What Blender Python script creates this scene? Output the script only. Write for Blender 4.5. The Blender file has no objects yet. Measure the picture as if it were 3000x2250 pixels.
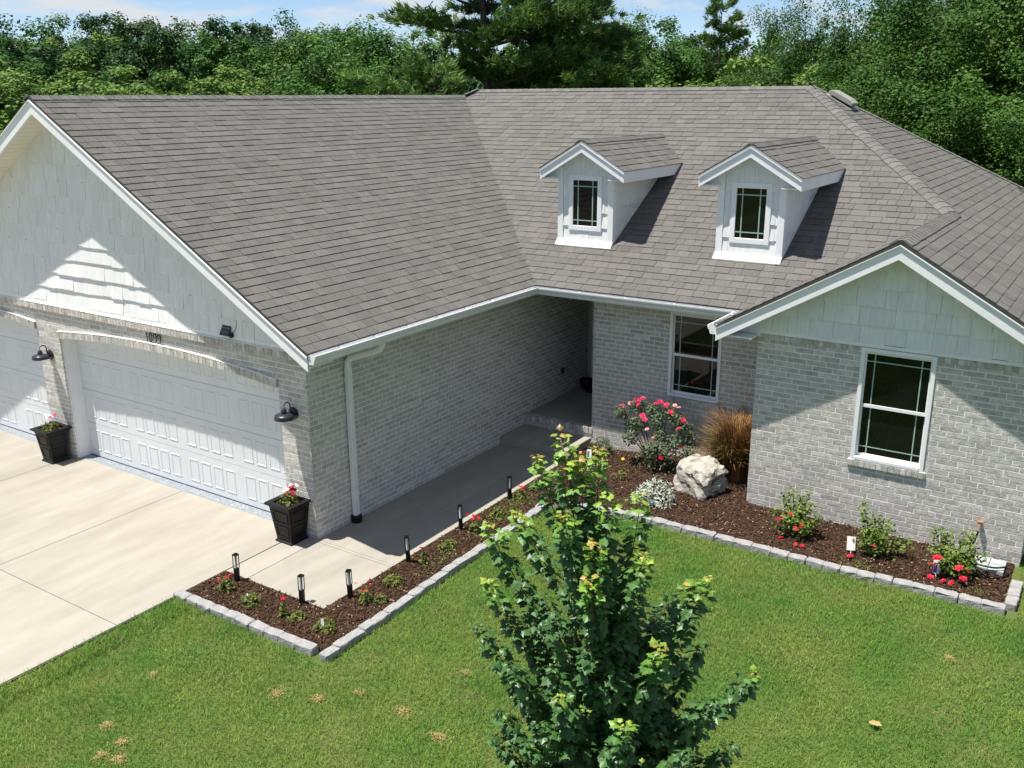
import bpy, math, random
import numpy as np
from mathutils import Vector, Matrix

random.seed(7)
RNG = np.random.default_rng(11)
SC = bpy.context.scene
COL = SC.collection

# ------------------------------------------------------------------ camera
CAM_C = np.array([8.4088, -7.9998, 5.5762])
CAM_R = np.array([0.83405119, 0.55166338, -0.0051118])
CAM_U = np.array([-0.15643496, 0.24537668, 0.95672273])
CAM_F = np.array([-0.52904322, 0.79715607, -0.29095615])
cd = bpy.data.cameras.new('camera')
cam = bpy.data.objects.new('camera', cd)
COL.objects.link(cam)
cam.matrix_world = Matrix(((CAM_R[0], CAM_U[0], -CAM_F[0], CAM_C[0]), (CAM_R[1], CAM_U[1], -CAM_F[1], CAM_C[1]),
                           (CAM_R[2], CAM_U[2], -CAM_F[2], CAM_C[2]), (0, 0, 0, 1)))
cd.sensor_width = 36.0
cd.lens = 2756.95 / 3000 * 36
cd.clip_start = 0.1
cd.clip_end = 3000
SC.camera = cam

# ------------------------------------------------------------------ sky, sun, exposure
SUN_TO = Vector((-1.02, -1.0, 4.3)).normalized()
SUN_EL = math.asin(SUN_TO.z)
SUN_AZ = math.atan2(SUN_TO.x, SUN_TO.y)
w = bpy.data.worlds.new('World')
SC.world = w
w.use_nodes = True
nt = w.node_tree
nt.nodes.clear()
out = nt.nodes.new('ShaderNodeOutputWorld')
sky = nt.nodes.new('ShaderNodeTexSky')
sky.sky_type = 'NISHITA'
sky.sun_disc = False
sky.sun_elevation = SUN_EL
sky.sun_rotation = SUN_AZ
sky.altitude = 200
sky.air_density = 0.72
sky.dust_density = 0.05
sky.ozone_density = 2.6
bg1 = nt.nodes.new('ShaderNodeBackground')
bg1.inputs['Strength'].default_value = 0.085
nt.links.new(sky.outputs[0], bg1.inputs['Color'])
bg2 = nt.nodes.new('ShaderNodeBackground')
bg2.inputs['Color'].default_value = (0.90, 0.945, 1.0, 1)
bg2.inputs['Strength'].default_value = 0.50
tc = nt.nodes.new('ShaderNodeTexCoord')
sx = nt.nodes.new('ShaderNodeSeparateXYZ')
nt.links.new(tc.outputs['Generated'], sx.inputs[0])
zz = nt.nodes.new('ShaderNodeMath'); zz.operation = 'MULTIPLY_ADD'
zz.inputs[1].default_value = 1.0; zz.inputs[2].default_value = 0.22
nt.links.new(sx.outputs['Z'], zz.inputs[0])
za = nt.nodes.new('ShaderNodeMath'); za.operation = 'MAXIMUM'; za.inputs[1].default_value = 0.12
nt.links.new(zz.outputs[0], za.inputs[0])
cb = nt.nodes.new('ShaderNodeCombineXYZ')
for i, ax in enumerate('XY'):
    dv = nt.nodes.new('ShaderNodeMath'); dv.operation = 'DIVIDE'
    nt.links.new(sx.outputs[ax], dv.inputs[0]); nt.links.new(za.outputs[0], dv.inputs[1])
    nt.links.new(dv.outputs[0], cb.inputs[i])
nz = nt.nodes.new('ShaderNodeTexNoise')
nz.inputs['Scale'].default_value = 3.1
nz.inputs['Detail'].default_value = 7
nz.inputs['Roughness'].default_value = 0.58
nz.inputs['Distortion'].default_value = 0.3
nt.links.new(cb.outputs[0], nz.inputs['Vector'])
rp = nt.nodes.new('ShaderNodeValToRGB')
rp.color_ramp.elements[0].position = 0.46
rp.color_ramp.elements[1].position = 0.64
nt.links.new(nz.outputs['Fac'], rp.inputs[0])
mx = nt.nodes.new('ShaderNodeMixShader')
nt.links.new(rp.outputs[0], mx.inputs[0])
nt.links.new(bg1.outputs[0], mx.inputs[1])
nt.links.new(bg2.outputs[0], mx.inputs[2])
nt.links.new(mx.outputs[0], out.inputs['Surface'])

sd = bpy.data.lights.new('sun', 'SUN')
sd.energy = 5.0
sd.angle = math.radians(0.53)
sd.color = (1.0, 0.955, 0.885)
sun = bpy.data.objects.new('sun', sd)
COL.objects.link(sun)
sun.rotation_euler = (-SUN_TO).to_track_quat('-Z', 'Y').to_euler()
sun.location = (0, 0, 40)

SC.view_settings.view_transform = 'Standard'
SC.view_settings.look = 'None'
SC.view_settings.gamma = 1.0
SC.view_settings.use_curve_mapping = False
SC.view_settings.exposure = 0.72
SC.render.engine = 'CYCLES'
SC.cycles.max_bounces = 6
SC.cycles.diffuse_bounces = 3
SC.cycles.glossy_bounces = 3
SC.cycles.transmission_bounces = 4
SC.cycles.transparent_max_bounces = 4
SC.cycles.use_adaptive_sampling = True
SC.cycles.use_denoising = True

# ------------------------------------------------------------------ materials
def mat(name, c1, c2=None, scale=8.0, detail=5, rough=0.8, spec=0.3, rnd=0.0, bump=0.0, bscale=60.0, dirt=None, dscale=1.2,
        dlo=0.5, dhi=0.7, rcol=None, transl=0.0, metal=0.0, stretch=None, hue=0.0, lo=0.35, hi=0.65, tip=None, space='Object'):
    m = bpy.data.materials.new(name)
    m.use_nodes = True
    t = m.node_tree
    b = t.nodes['Principled BSDF']
    b.inputs['Roughness'].default_value = rough
    b.inputs['Specular IOR Level'].default_value = spec
    b.inputs['Metallic'].default_value = metal
    tcn = t.nodes.new('ShaderNodeTexCoord')
    vec = tcn.outputs[space]
    if stretch:
        mp = t.nodes.new('ShaderNodeMapping')
        mp.inputs['Scale'].default_value = stretch
        t.links.new(vec, mp.inputs[0])
        vec = mp.outputs[0]
    col = None
    def mix(fac, a, bb, mode='MIX'):
        n = t.nodes.new('ShaderNodeMix'); n.data_type = 'RGBA'; n.blend_type = mode
        for s, v in ((0, fac), (6, a), (7, bb)):
            if hasattr(v, 'links'): t.links.new(v, n.inputs[s])
            elif s == 0: n.inputs[0].default_value = v
            else: n.inputs[s].default_value = (*v, 1)
        return n.outputs[2]
    if c2 is None:
        rgb = t.nodes.new('ShaderNodeRGB'); rgb.outputs[0].default_value = (*c1, 1); col = rgb.outputs[0]
    else:
        n = t.nodes.new('ShaderNodeTexNoise'); n.inputs['Scale'].default_value = scale; n.inputs['Detail'].default_value = detail
        n.inputs['Roughness'].default_value = 0.6
        t.links.new(vec, n.inputs['Vector'])
        mr = t.nodes.new('ShaderNodeMapRange'); mr.inputs[1].default_value = lo; mr.inputs[2].default_value = hi
        t.links.new(n.outputs['Fac'], mr.inputs[0])
        col = mix(mr.outputs[0], c1, c2)
    if tip:
        at = t.nodes.new('ShaderNodeAttribute'); at.attribute_name = 'tip'
        cr = t.nodes.new('ShaderNodeValToRGB')
        while len(cr.color_ramp.elements) < len(tip): cr.color_ramp.elements.new(0.5)
        for e, (p, c) in zip(cr.color_ramp.elements, tip):
            e.position = p; e.color = (*c, 1)
        t.links.new(at.outputs['Fac'], cr.inputs[0])
        m2 = t.nodes.new('ShaderNodeMath'); m2.operation = 'MULTIPLY'; m2.inputs[1].default_value = 4.0; m2.use_clamp = True
        t.links.new(at.outputs['Fac'], m2.inputs[0])
        col = mix(m2.outputs[0], col, cr.outputs[0])
    if dirt:
        n = t.nodes.new('ShaderNodeTexNoise'); n.inputs['Scale'].default_value = dscale; n.inputs['Detail'].default_value = 6
        n.inputs['Roughness'].default_value = 0.65
        t.links.new(tcn.outputs[space], n.inputs['Vector'])
        mr = t.nodes.new('ShaderNodeMapRange'); mr.inputs[1].default_value = dlo; mr.inputs[2].default_value = dhi
        t.links.new(n.outputs['Fac'], mr.inputs[0])
        col = mix(mr.outputs[0], col, dirt)
    if rnd or rcol or hue:
        at = t.nodes.new('ShaderNodeAttribute'); at.attribute_name = 'rnd'
        if rcol:
            mr = t.nodes.new('ShaderNodeMapRange'); mr.inputs[1].default_value = 0.45; mr.inputs[2].default_value = 1.0
            t.links.new(at.outputs['Fac'], mr.inputs[0])
            col = mix(mr.outputs[0], col, rcol)
        if rnd:
            mr = t.nodes.new('ShaderNodeMapRange'); mr.inputs[3].default_value = 1 - rnd; mr.inputs[4].default_value = 1 + rnd
            t.links.new(at.outputs['Fac'], mr.inputs[0])
            hs = t.nodes.new('ShaderNodeHueSaturation')
            t.links.new(mr.outputs[0], hs.inputs['Value']); t.links.new(col, hs.inputs['Color'])
            col = hs.outputs[0]
    t.links.new(col, b.inputs['Base Color'])
    if bump:
        n = t.nodes.new('ShaderNodeTexNoise'); n.inputs['Scale'].default_value = bscale; n.inputs['Detail'].default_value = 4
        t.links.new(vec, n.inputs['Vector'])
        bp = t.nodes.new('ShaderNodeBump'); bp.inputs['Strength'].default_value = bump; bp.inputs['Distance'].default_value = 0.01
        t.links.new(n.outputs['Fac'], bp.inputs['Height']); t.links.new(bp.outputs[0], b.inputs['Normal'])
    if transl:
        tr = t.nodes.new('ShaderNodeBsdfTranslucent'); t.links.new(col, tr.inputs['Color'])
        ms = t.nodes.new('ShaderNodeMixShader'); ms.inputs[0].default_value = transl
        t.links.new(b.outputs[0], ms.inputs[1]); t.links.new(tr.outputs[0], ms.inputs[2])
        t.links.new(ms.outputs[0], t.nodes['Material Output'].inputs['Surface'])
    return m

M = {}
M['brick'] = mat('brick_face', (0.395, 0.375, 0.34), (0.61, 0.588, 0.54), scale=16, detail=8, rough=0.92, spec=0.15, rnd=0.20, bump=0.4, bscale=55,
                 dirt=(0.28, 0.26, 0.23), dscale=24, dlo=0.57, dhi=0.72, lo=0.32, hi=0.68)
M['mortar'] = mat('mortar', (0.76, 0.745, 0.71), (0.84, 0.825, 0.79), scale=30, rough=0.95, spec=0.1, bump=0.2, bscale=120)
M['shingle'] = mat('asphalt_shingle', (0.106, 0.101, 0.093), (0.172, 0.165, 0.153), scale=75, detail=6, rough=0.95, spec=0.12, rnd=0.105, bump=0.6, bscale=240,
                   dirt=(0.115, 0.102, 0.095), dscale=0.8, dlo=0.60, dhi=0.76)
M['cap'] = mat('cap_shingle', (0.120, 0.116, 0.108), (0.182, 0.175, 0.164), scale=60, rough=0.95, spec=0.12, rnd=0.14, bump=0.5, bscale=220,
               dirt=(0.145, 0.10, 0.09), dscale=0.5, dlo=0.60, dhi=0.74)
M['white'] = mat('white_trim_paint', (0.79, 0.80, 0.81), (0.84, 0.85, 0.855), scale=3, rough=0.5, spec=0.4, bump=0.05, bscale=30)
M['gutter'] = mat('white_gutter_metal', (0.74, 0.75, 0.75), (0.79, 0.80, 0.80), scale=4, rough=0.4, spec=0.5, dirt=(0.55, 0.54, 0.50), dscale=9, dlo=0.66, dhi=0.8)
M['shake'] = mat('white_shake', (0.70, 0.715, 0.70), (0.80, 0.80, 0.79), scale=10, rough=0.72, spec=0.25, rnd=0.035, bump=0.16, bscale=26, stretch=(2.6, 2.6, 0.22))
M['soffit'] = mat('cream_soffit', (0.70, 0.665, 0.56), (0.75, 0.715, 0.62), scale=3, rough=0.6)
M['door'] = mat('white_door_steel', (0.66, 0.69, 0.705), (0.71, 0.735, 0.745), scale=2, rough=0.5, spec=0.4, bump=0.08, bscale=90)
M['glass'] = mat('window_glass', (0.004, 0.005, 0.0045), (0.008, 0.009, 0.008), scale=1.5, rough=0.02, spec=0.36)
M['muntin'] = mat('pale_green_muntin', (0.30, 0.42, 0.36), (0.34, 0.46, 0.40), scale=6, rough=0.5)
M['concrete'] = mat('driveway_concrete', (0.288, 0.266, 0.224), (0.350, 0.326, 0.278), scale=2.2, detail=9, rough=0.9, spec=0.2, bump=0.2, bscale=160,
                    dirt=(0.275, 0.25, 0.212), dscale=0.85, dlo=0.55, dhi=0.85, rnd=0.05, stretch=(1.3, 0.28, 1))
M['joint'] = mat('joint_dark', (0.10, 0.09, 0.08), (0.16, 0.14, 0.12), scale=20, rough=1)
M['black'] = mat('black_plastic', (0.005, 0.005, 0.0055), (0.008, 0.008, 0.0085), scale=8, rough=0.45, spec=0.28, bump=0.15, bscale=40)
M['navy'] = mat('dark_enamel', (0.016, 0.018, 0.028), (0.022, 0.025, 0.036), scale=6, rough=0.35, spec=0.5)
M['stone'] = mat('edging_stone', (0.245, 0.243, 0.238), (0.345, 0.34, 0.333), scale=14, detail=8, rough=0.92, spec=0.15, bump=0.9, bscale=45, dirt=(0.42, 0.36, 0.31), dscale=6, dlo=0.6, dhi=0.78)
M['boulder'] = mat('limestone', (0.25, 0.235, 0.20), (0.48, 0.455, 0.395), scale=7, detail=9, rough=0.95, spec=0.1, bump=1.0, bscale=18, dirt=(0.075, 0.072, 0.07), dscale=6.5, dlo=0.52, dhi=0.66, stretch=(1, 1, 2.6))
M['mulch'] = mat('mulch_soil', (0.028, 0.017, 0.011), (0.075, 0.046, 0.030), scale=26, detail=8, rough=1, spec=0.1, bump=1.0, bscale=50)
M['chip'] = mat('mulch_chip', (0.040, 0.022, 0.014), (0.088, 0.050, 0.032), scale=30, rough=0.95, spec=0.1, rnd=0.55)
M['chip_pale'] = mat('pale_wood_fleck', (0.28, 0.20, 0.13), (0.42, 0.33, 0.24), scale=30, rough=0.95, rnd=0.4)
M['ground'] = mat('lawn_soil', (0.055, 0.11, 0.022), (0.11, 0.125, 0.04), scale=1.1, detail=9, rough=1, spec=0.05, bump=0.8, bscale=70)
M['grass'] = mat('grass_blade', (0.074, 0.216, 0.028), (0.215, 0.290, 0.056), scale=0.85, detail=10, lo=0.36, hi=0.62, rough=0.6, spec=0.18, rnd=0.45, transl=0.28,
                 dirt=(0.25, 0.225, 0.085), dscale=2.3, dlo=0.55, dhi=0.80)
M['straw'] = mat('dead_grass', (0.27, 0.195, 0.075), (0.38, 0.29, 0.12), scale=14, rough=0.9, rnd=0.3)
M['bark'] = mat('bark', (0.06, 0.045, 0.035), (0.13, 0.10, 0.08), scale=9, rough=0.95, bump=0.8, bscale=20, stretch=(1, 1, 0.25))
M['twig'] = mat('young_bark', (0.085, 0.055, 0.040), (0.14, 0.10, 0.075), scale=12, rough=0.85)
M['maple'] = mat('maple_leaf', (0.040, 0.108, 0.030), (0.075, 0.168, 0.042), scale=9, rough=0.42, spec=0.42, rnd=0.35, transl=0.22,
                 tip=[(0.0, (0.045, 0.12, 0.032)), (0.35, (0.070, 0.180, 0.035)), (0.75, (0.175, 0.305, 0.038)), (0.95, (0.32, 0.34, 0.045)), (1.0, (0.36, 0.24, 0.06))])
def foliage(name, a, b, rnd=0.35, tr=0.25, rough=0.6, spec=0.2, sc=0.5):
    M[name] = mat(name, a, b, scale=sc, rough=rough, spec=spec, rnd=rnd, transl=tr)
foliage('wood_leaf', (0.036, 0.108, 0.018), (0.076, 0.165, 0.028), rnd=0.5)
foliage('wood_leaf_dark', (0.020, 0.066, 0.017), (0.044, 0.110, 0.024), rnd=0.5)
foliage('wood_leaf_light', (0.105, 0.195, 0.036), (0.155, 0.245, 0.05))
foliage('pine_leaf', (0.034, 0.095, 0.028), (0.165, 0.275, 0.058), tr=0.2, rnd=0.5, sc=0.9)
foliage('right_leaf', (0.030, 0.088, 0.014), (0.075, 0.148, 0.024), rough=0.5, spec=0.15, rnd=0.5, sc=0.4)
foliage('rose_leaf', (0.075, 0.115, 0.055), (0.14, 0.18, 0.09), sc=6)
foliage('shrub_leaf', (0.030, 0.060, 0.018), (0.065, 0.105, 0.030), sc=6)
foliage('hib_leaf', (0.085, 0.155, 0.025), (0.185, 0.245, 0.05), sc=6)
foliage('bed_leaf', (0.075, 0.120, 0.022), (0.185, 0.200, 0.045), sc=9)
foliage('silver_leaf', (0.30, 0.36, 0.29), (0.42, 0.47, 0.39), sc=9, tr=0.1)
foliage('tan_blade', (0.17, 0.080, 0.030), (0.34, 0.20, 0.080), sc=4, tr=0.15)
foliage('tan_green', (0.13, 0.135, 0.03), (0.24, 0.19, 0.05), sc=4, tr=0.15)
M['red'] = mat('red_petal', (0.50, 0.008, 0.028), (0.62, 0.016, 0.045), scale=20, rough=0.6, transl=0.15, rnd=0.15)
M['pinkred'] = mat('crimson_petal', (0.52, 0.012, 0.065), (0.64, 0.035, 0.11), scale=20, rough=0.6, transl=0.15, rnd=0.2)
M['pink'] = mat('faded_petal', (0.62, 0.22, 0.22), (0.70, 0.34, 0.30), scale=20, rough=0.7)
M['whitep'] = mat('white_petal', (0.72, 0.72, 0.72), (0.8, 0.8, 0.8), scale=20, rough=0.7, transl=0.1)
M['yellow'] = mat('yellow_petal', (0.75, 0.48, 0.03), (0.8, 0.55, 0.05), scale=20, rough=0.7)
M['purple'] = mat('purple_print', (0.11, 0.03, 0.20), (0.14, 0.05, 0.25), scale=20, rough=0.6)
M['greenprint'] = mat('green_print', (0.02, 0.13, 0.07), (0.05, 0.22, 0.12), scale=40, rough=0.5)
M['card'] = mat('white_card', (0.72, 0.69, 0.66), (0.78, 0.75, 0.72), scale=10, rough=0.6)
M['grey'] = mat('grey_plastic', (0.33, 0.36, 0.36), (0.38, 0.41, 0.41), scale=4, rough=0.7)
M['vent'] = mat('grey_vent_metal', (0.25, 0.24, 0.225), (0.31, 0.30, 0.28), scale=8, rough=0.7)
M['brass'] = mat('old_brass', (0.48, 0.27, 0.15), (0.6, 0.38, 0.24), scale=20, rough=0.45, metal=0.6)
M['solar'] = mat('solar_cell', (0.006, 0.008, 0.018), (0.010, 0.012, 0.026), scale=5, rough=0.2, spec=0.5)
M['lampwhite'] = mat('frosted_tube', (0.80, 0.80, 0.78), (0.86, 0.86, 0.84), scale=5, rough=0.3)
M['doormat'] = mat('brown_mat', (0.035, 0.018, 0.012), (0.06, 0.03, 0.02), scale=50, rough=1, bump=0.6, bscale=200)
M['entry'] = mat('dark_entry_door', (0.03, 0.012, 0.008), (0.045, 0.02, 0.012), scale=4, rough=0.5, stretch=(4, 4, 0.4))
M['soil'] = M['mulch']
# painted threshold strip with pale flecks
M['apron'] = mat('grey_epoxy', (0.19, 0.215, 0.245), (0.24, 0.265, 0.295), scale=14, rough=0.45, spec=0.4)
_t = M['apron'].node_tree
_b = _t.nodes['Principled BSDF']
_src = _b.inputs['Base Color'].links[0].from_socket
_v = _t.nodes.new('ShaderNodeTexVoronoi'); _v.inputs['Scale'].default_value = 34
_tc = _t.nodes.new('ShaderNodeTexCoord'); _t.links.new(_tc.outputs['Object'], _v.inputs['Vector'])
_lt = _t.nodes.new('ShaderNodeMath'); _lt.operation = 'LESS_THAN'; _lt.inputs[1].default_value = 0.21
_t.links.new(_v.outputs['Distance'], _lt.inputs[0])
_mx = _t.nodes.new('ShaderNodeMix'); _mx.data_type = 'RGBA'; _mx.inputs[7].default_value = (0.62, 0.62, 0.60, 1)
_t.links.new(_lt.outputs[0], _mx.inputs[0]); _t.links.new(_src, _mx.inputs[6]); _t.links.new(_mx.outputs[2], _b.inputs['Base Color'])

# ------------------------------------------------------------------ mesh helpers
def V3(*a): return np.array(a, float)
def unit(a):
    a = np.asarray(a, float)
    return a / (np.linalg.norm(a) + 1e-12)

class MB:
    def __init__(s): s.v = []; s.f = []; s.r = []; s.t = []
    def add(s, vs, fs, r=0.5, t=0.0):
        o = len(s.v)
        s.v.extend([tuple(map(float, p)) for p in vs])
        for f in fs:
            s.f.append(tuple(i + o for i in f)); s.r.append(r); s.t.append(t)
        return s
    def box(s, a, b, r=0.5):
        x0, y0, z0 = np.minimum(a, b); x1, y1, z1 = np.maximum(a, b)
        return s.add([(x0, y0, z0), (x1, y0, z0), (x1, y1, z0), (x0, y1, z0), (x0, y0, z1), (x1, y0, z1), (x1, y1, z1), (x0, y1, z1)],
                     [(0, 3, 2, 1), (4, 5, 6, 7), (0, 1, 5, 4), (1, 2, 6, 5), (2, 3, 7, 6), (3, 0, 4, 7)], r)
    def obox(s, o, e1, e2, e3, r=0.5):
        o, e1, e2, e3 = map(lambda q: np.asarray(q, float), (o, e1, e2, e3))
        if np.dot(np.cross(e1, e2), e3) < 0: o = o + e3; e3 = -e3
        p = [o, o + e1, o + e1 + e2, o + e2]
        return s.add(p + [q + e3 for q in p], [(0, 3, 2, 1), (4, 5, 6, 7), (0, 1, 5, 4), (1, 2, 6, 5), (2, 3, 7, 6), (3, 0, 4, 7)], r)
    def prism(s, poly, d, r=0.5):
        poly = [np.asarray(p, float) for p in poly]; d = np.asarray(d, float); n = len(poly)
        nn = sum((np.cross(poly[i] - poly[0], poly[(i + 1) % n] - poly[0]) for i in range(n)), np.zeros(3))
        if np.dot(nn, d) > 0: poly = poly[::-1]
        return s.add(poly + [p + d for p in poly], [tuple(range(n)), tuple(range(2 * n - 1, n - 1, -1))] +
                     [(i, i + n, (i + 1) % n + n, (i + 1) % n) for i in range(n)], r)
    def tube(s, pts, rad, n=8, r=0.5, cap=True):
        pts = [np.asarray(p, float) for p in pts]; k = len(pts)
        rad = [rad] * k if np.isscalar(rad) else rad
        vs = []; fs = []; ref = None
        for i in range(k):
            d = unit(pts[min(i + 1, k - 1)] - pts[max(i - 1, 0)])
            if ref is None:
                ref = V3(0, 0, 1) if abs(d[2]) < 0.9 else V3(1, 0, 0)
            a = unit(np.cross(d, ref)); b = np.cross(d, a); ref = -np.cross(d, a) if False else b
            ref = np.cross(a, d)
            for j in range(n):
                th = 2 * math.pi * j / n
                vs.append(pts[i] + rad[i] * (math.cos(th) * a + math.sin(th) * b))
        for i in range(k - 1):
            for j in range(n):
                fs.append((i * n + j, i * n + (j + 1) % n, (i + 1) * n + (j + 1) % n, (i + 1) * n + j))
        if cap:
            fs.append(tuple(range(n - 1, -1, -1))); fs.append(tuple((k - 1) * n + j for j in range(n)))
        return s.add(vs, fs, r)
    def lathe(s, c, prof, n=20, r=0.5, axis=2):
        vs = []; fs = []; k = len(prof)
        for (rad, z) in prof:
            for j in range(n):
                th = 2 * math.pi * j / n
                p = [rad * math.cos(th), rad * math.sin(th), z]
                if axis == 1: p = [p[0], p[2], p[1]]
                vs.append(np.asarray(c, float) + p)
        for i in range(k - 1):
            for j in range(n):
                fs.append((i * n + j, i * n + (j + 1) % n, (i + 1) * n + (j + 1) % n, (i + 1) * n + j))
        fs.append(tuple(range(n - 1, -1, -1))); fs.append(tuple((k - 1) * n + j for j in range(n)))
        return s.add(vs, fs, r)
    def mesh(s, name, m):
        me = bpy.data.meshes.new(name)
        me.from_pydata(s.v, [], s.f)
        a = me.attributes.new('rnd', 'FLOAT', 'FACE'); a.data.foreach_set('value', np.array(s.r, np.float32))
        if any(s.t):
            a = me.attributes.new('tip', 'FLOAT', 'FACE'); a.data.foreach_set('value', np.array(s.t, np.float32))
        if m: me.materials.append(m)
        me.update()
        return me

def link(name, me, parent=None):
    o = bpy.data.objects.new(name, me); COL.objects.link(o)
    if parent is not None: o.parent = parent
    return o
def obj(name, mb, m, parent=None, smooth=False, bevel=0.0):
    me = mb.mesh(name, m)
    if smooth: me.polygons.foreach_set('use_smooth', [True] * len(me.polygons))
    o = link(name, me, parent)
    if bevel:
        b = o.modifiers.new('bevel', 'BEVEL'); b.width = bevel; b.segments = 2; b.limit_method = 'ANGLE'
    return o
def bx(name, a, b, m, parent=None, bevel=0.0): return obj(name, MB().box(a, b), m, parent, bevel=bevel)
def tag(o, label, cat, group=None):
    o['label'] = label; o['category'] = cat
    if group: o['group'] = group
    return o
def thing(name, label, cat, loc=(0, 0, 0), group=None, rz=0.0):
    o = bpy.data.objects.new(name, None); COL.objects.link(o); o.location = loc; o.rotation_euler = (0, 0, rz)
    o.empty_display_size = 0.2
    return tag(o, label, cat, group)
def structure(o): o['kind'] = 'structure'; return o
def stuff(o): o['kind'] = 'stuff'; return o
def copy_tree(o, parent=None):
    c = o.copy(); COL.objects.link(c)
    if parent is not None: c.parent = parent
    for ch in list(o.children): copy_tree(ch, c)
    return c
def npmesh(name, v, f, m, rnd=None, tip=None):
    """v (n,3), f (k,c) equal-sided faces"""
    me = bpy.data.meshes.new(name)
    n = len(v); k, c = f.shape
    me.vertices.add(n); me.vertices.foreach_set('co', np.ascontiguousarray(v, np.float32).ravel())
    me.loops.add(k * c); me.loops.foreach_set('vertex_index', np.ascontiguousarray(f, np.int32).ravel())
    me.polygons.add(k); me.polygons.foreach_set('loop_start', np.arange(0, k * c, c, dtype=np.int32))
    me.polygons.foreach_set('loop_total', np.full(k, c, np.int32))
    if rnd is not None:
        a = me.attributes.new('rnd', 'FLOAT', 'FACE'); a.data.foreach_set('value', np.ascontiguousarray(rnd, np.float32))
    if tip is not None:
        a = me.attributes.new('tip', 'FLOAT', 'FACE'); a.data.foreach_set('value', np.ascontiguousarray(tip, np.float32))
    me.materials.append(m)
    me.update(calc_edges=True); me.validate()
    return me

def clip(poly, planes):
    """Sutherland-Hodgman against half-planes a*u+b*v<=c"""
    for (a, b, c) in planes:
        res = []; n = len(poly)
        for i in range(n):
            p, q = poly[i], poly[(i + 1) % n]
            dp = a * p[0] + b * p[1] - c; dq = a * q[0] + b * q[1] - c
            if dp <= 0: res.append(p)
            if (dp < 0 < dq) or (dq < 0 < dp):
                t = dp / (dp - dq); res.append((p[0] + t * (q[0] - p[0]), p[1] + t * (q[1] - p[1])))
        poly = res
        if len(poly) < 3: return []
    return poly
def halfplanes(poly):
    area = sum(poly[i][0] * poly[(i + 1) % len(poly)][1] - poly[(i + 1) % len(poly)][0] * poly[i][1] for i in range(len(poly)))
    if area < 0: poly = poly[::-1]
    hp = []
    for i in range(len(poly)):
        (x0, y0), (x1, y1) = poly[i], poly[(i + 1) % len(poly)]
        a, b = (y1 - y0), -(x1 - x0)
        hp.append((a, b, a * x0 + b * y0))
    return hp
def parea(p): return 0.5 * abs(sum(p[i][0] * p[(i + 1) % len(p)][1] - p[(i + 1) % len(p)][0] * p[i][1] for i in range(len(p))))

def tabs(O, u, s, n, region, expo, wr, th, over=0.02, jit=0.0, s_start=0.0, gap=0.005, regfun=None, seed=1, th_top=0.001, minw=0.03):
    """courses of tabs on a plane -> list of (verts, faces, rnd, centre, area)"""
    rg = random.Random(seed)
    O, u, s, n = map(lambda q: np.asarray(q, float), (O, u, s, n))
    us = [p[0] for p in region]; ss = [p[1] for p in region]
    hp = halfplanes(region); outl = []
    k = 0; sv = s_start
    while sv < max(ss):
        uu = min(us) - rg.random() * wr[1]
        while uu < max(us):
            wd = rg.uniform(*wr)
            j = rg.uniform(-jit, jit)
            r = rg.random()
            if max(us) - uu < 1e-3: break
            rect = [(uu, sv + j), (uu + wd - gap, sv + j), (uu + wd - gap, sv + expo + over), (uu, sv + expo + over)]
            h = regfun(uu + wd / 2, sv) if regfun else hp
            pl = clip(rect, h)
            if len(pl) >= 3 and parea(pl) > minw * 0.02:
                thick = th * (1.0 if rg.random() < 0.6 else (0.58 if th < 0.02 else 0.80))
                vs = []
                for (a, b) in pl:
                    tt = min(max((b - sv - j) / (expo + over), 0), 1)
                    vs.append(O + a * u + b * s + n * (thick + (th_top - thick) * tt))
                vb = [O + a * u + b * s - n * 0.002 for (a, b) in pl]
                m = len(pl)
                fs = [tuple(range(m))] + [(i, i + m, (i + 1) % m + m, (i + 1) % m) for i in range(m)]
                if np.dot(np.cross(u, s), n) < 0: fs = [f[::-1] for f in fs]
                outl.append((vs + vb, fs, r, sum(vs) / m, parea(pl)))
            uu += wd
        sv += expo; k += 1
    return outl
def view_score(c, n, area):
    d = CAM_C - c; D = np.linalg.norm(d)
    q = c - CAM_C; z = q @ CAM_F
    if z < 1: return 0
    px = q @ CAM_R / z; py = q @ CAM_U / z
    if abs(px) > 0.54 or abs(py) > 0.405: return 0
    return area * max(0.02, np.dot(d / D, n)) / D ** 2
def emit(pieces, name, m, single_parent, rest_parent, rest_name, limit=300):
    """the largest `limit` pieces in view as objects, the rest joined"""
    pieces = sorted(pieces, key=lambda q: -q[5])
    rest = MB()
    for i, p in enumerate(pieces):
        if i < limit and p[5] > 0:
            obj(name, MB().add(p[0], p[1], p[2]), m, p[6] if len(p) > 6 else single_parent)
        else:
            rest.add(p[0], p[1], p[2])
    if rest.f: stuff(obj(rest_name, rest, m, rest_parent))

def smooth(a, b, x):
    t = np.clip((np.asarray(x, float) - a) / (b - a), 0, 1); return t * t * (3 - 2 * t)
def gz(x, y): return 0.17 * smooth(1.4, 3.6, x) * smooth(-1.5, 2.5, y)

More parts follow.
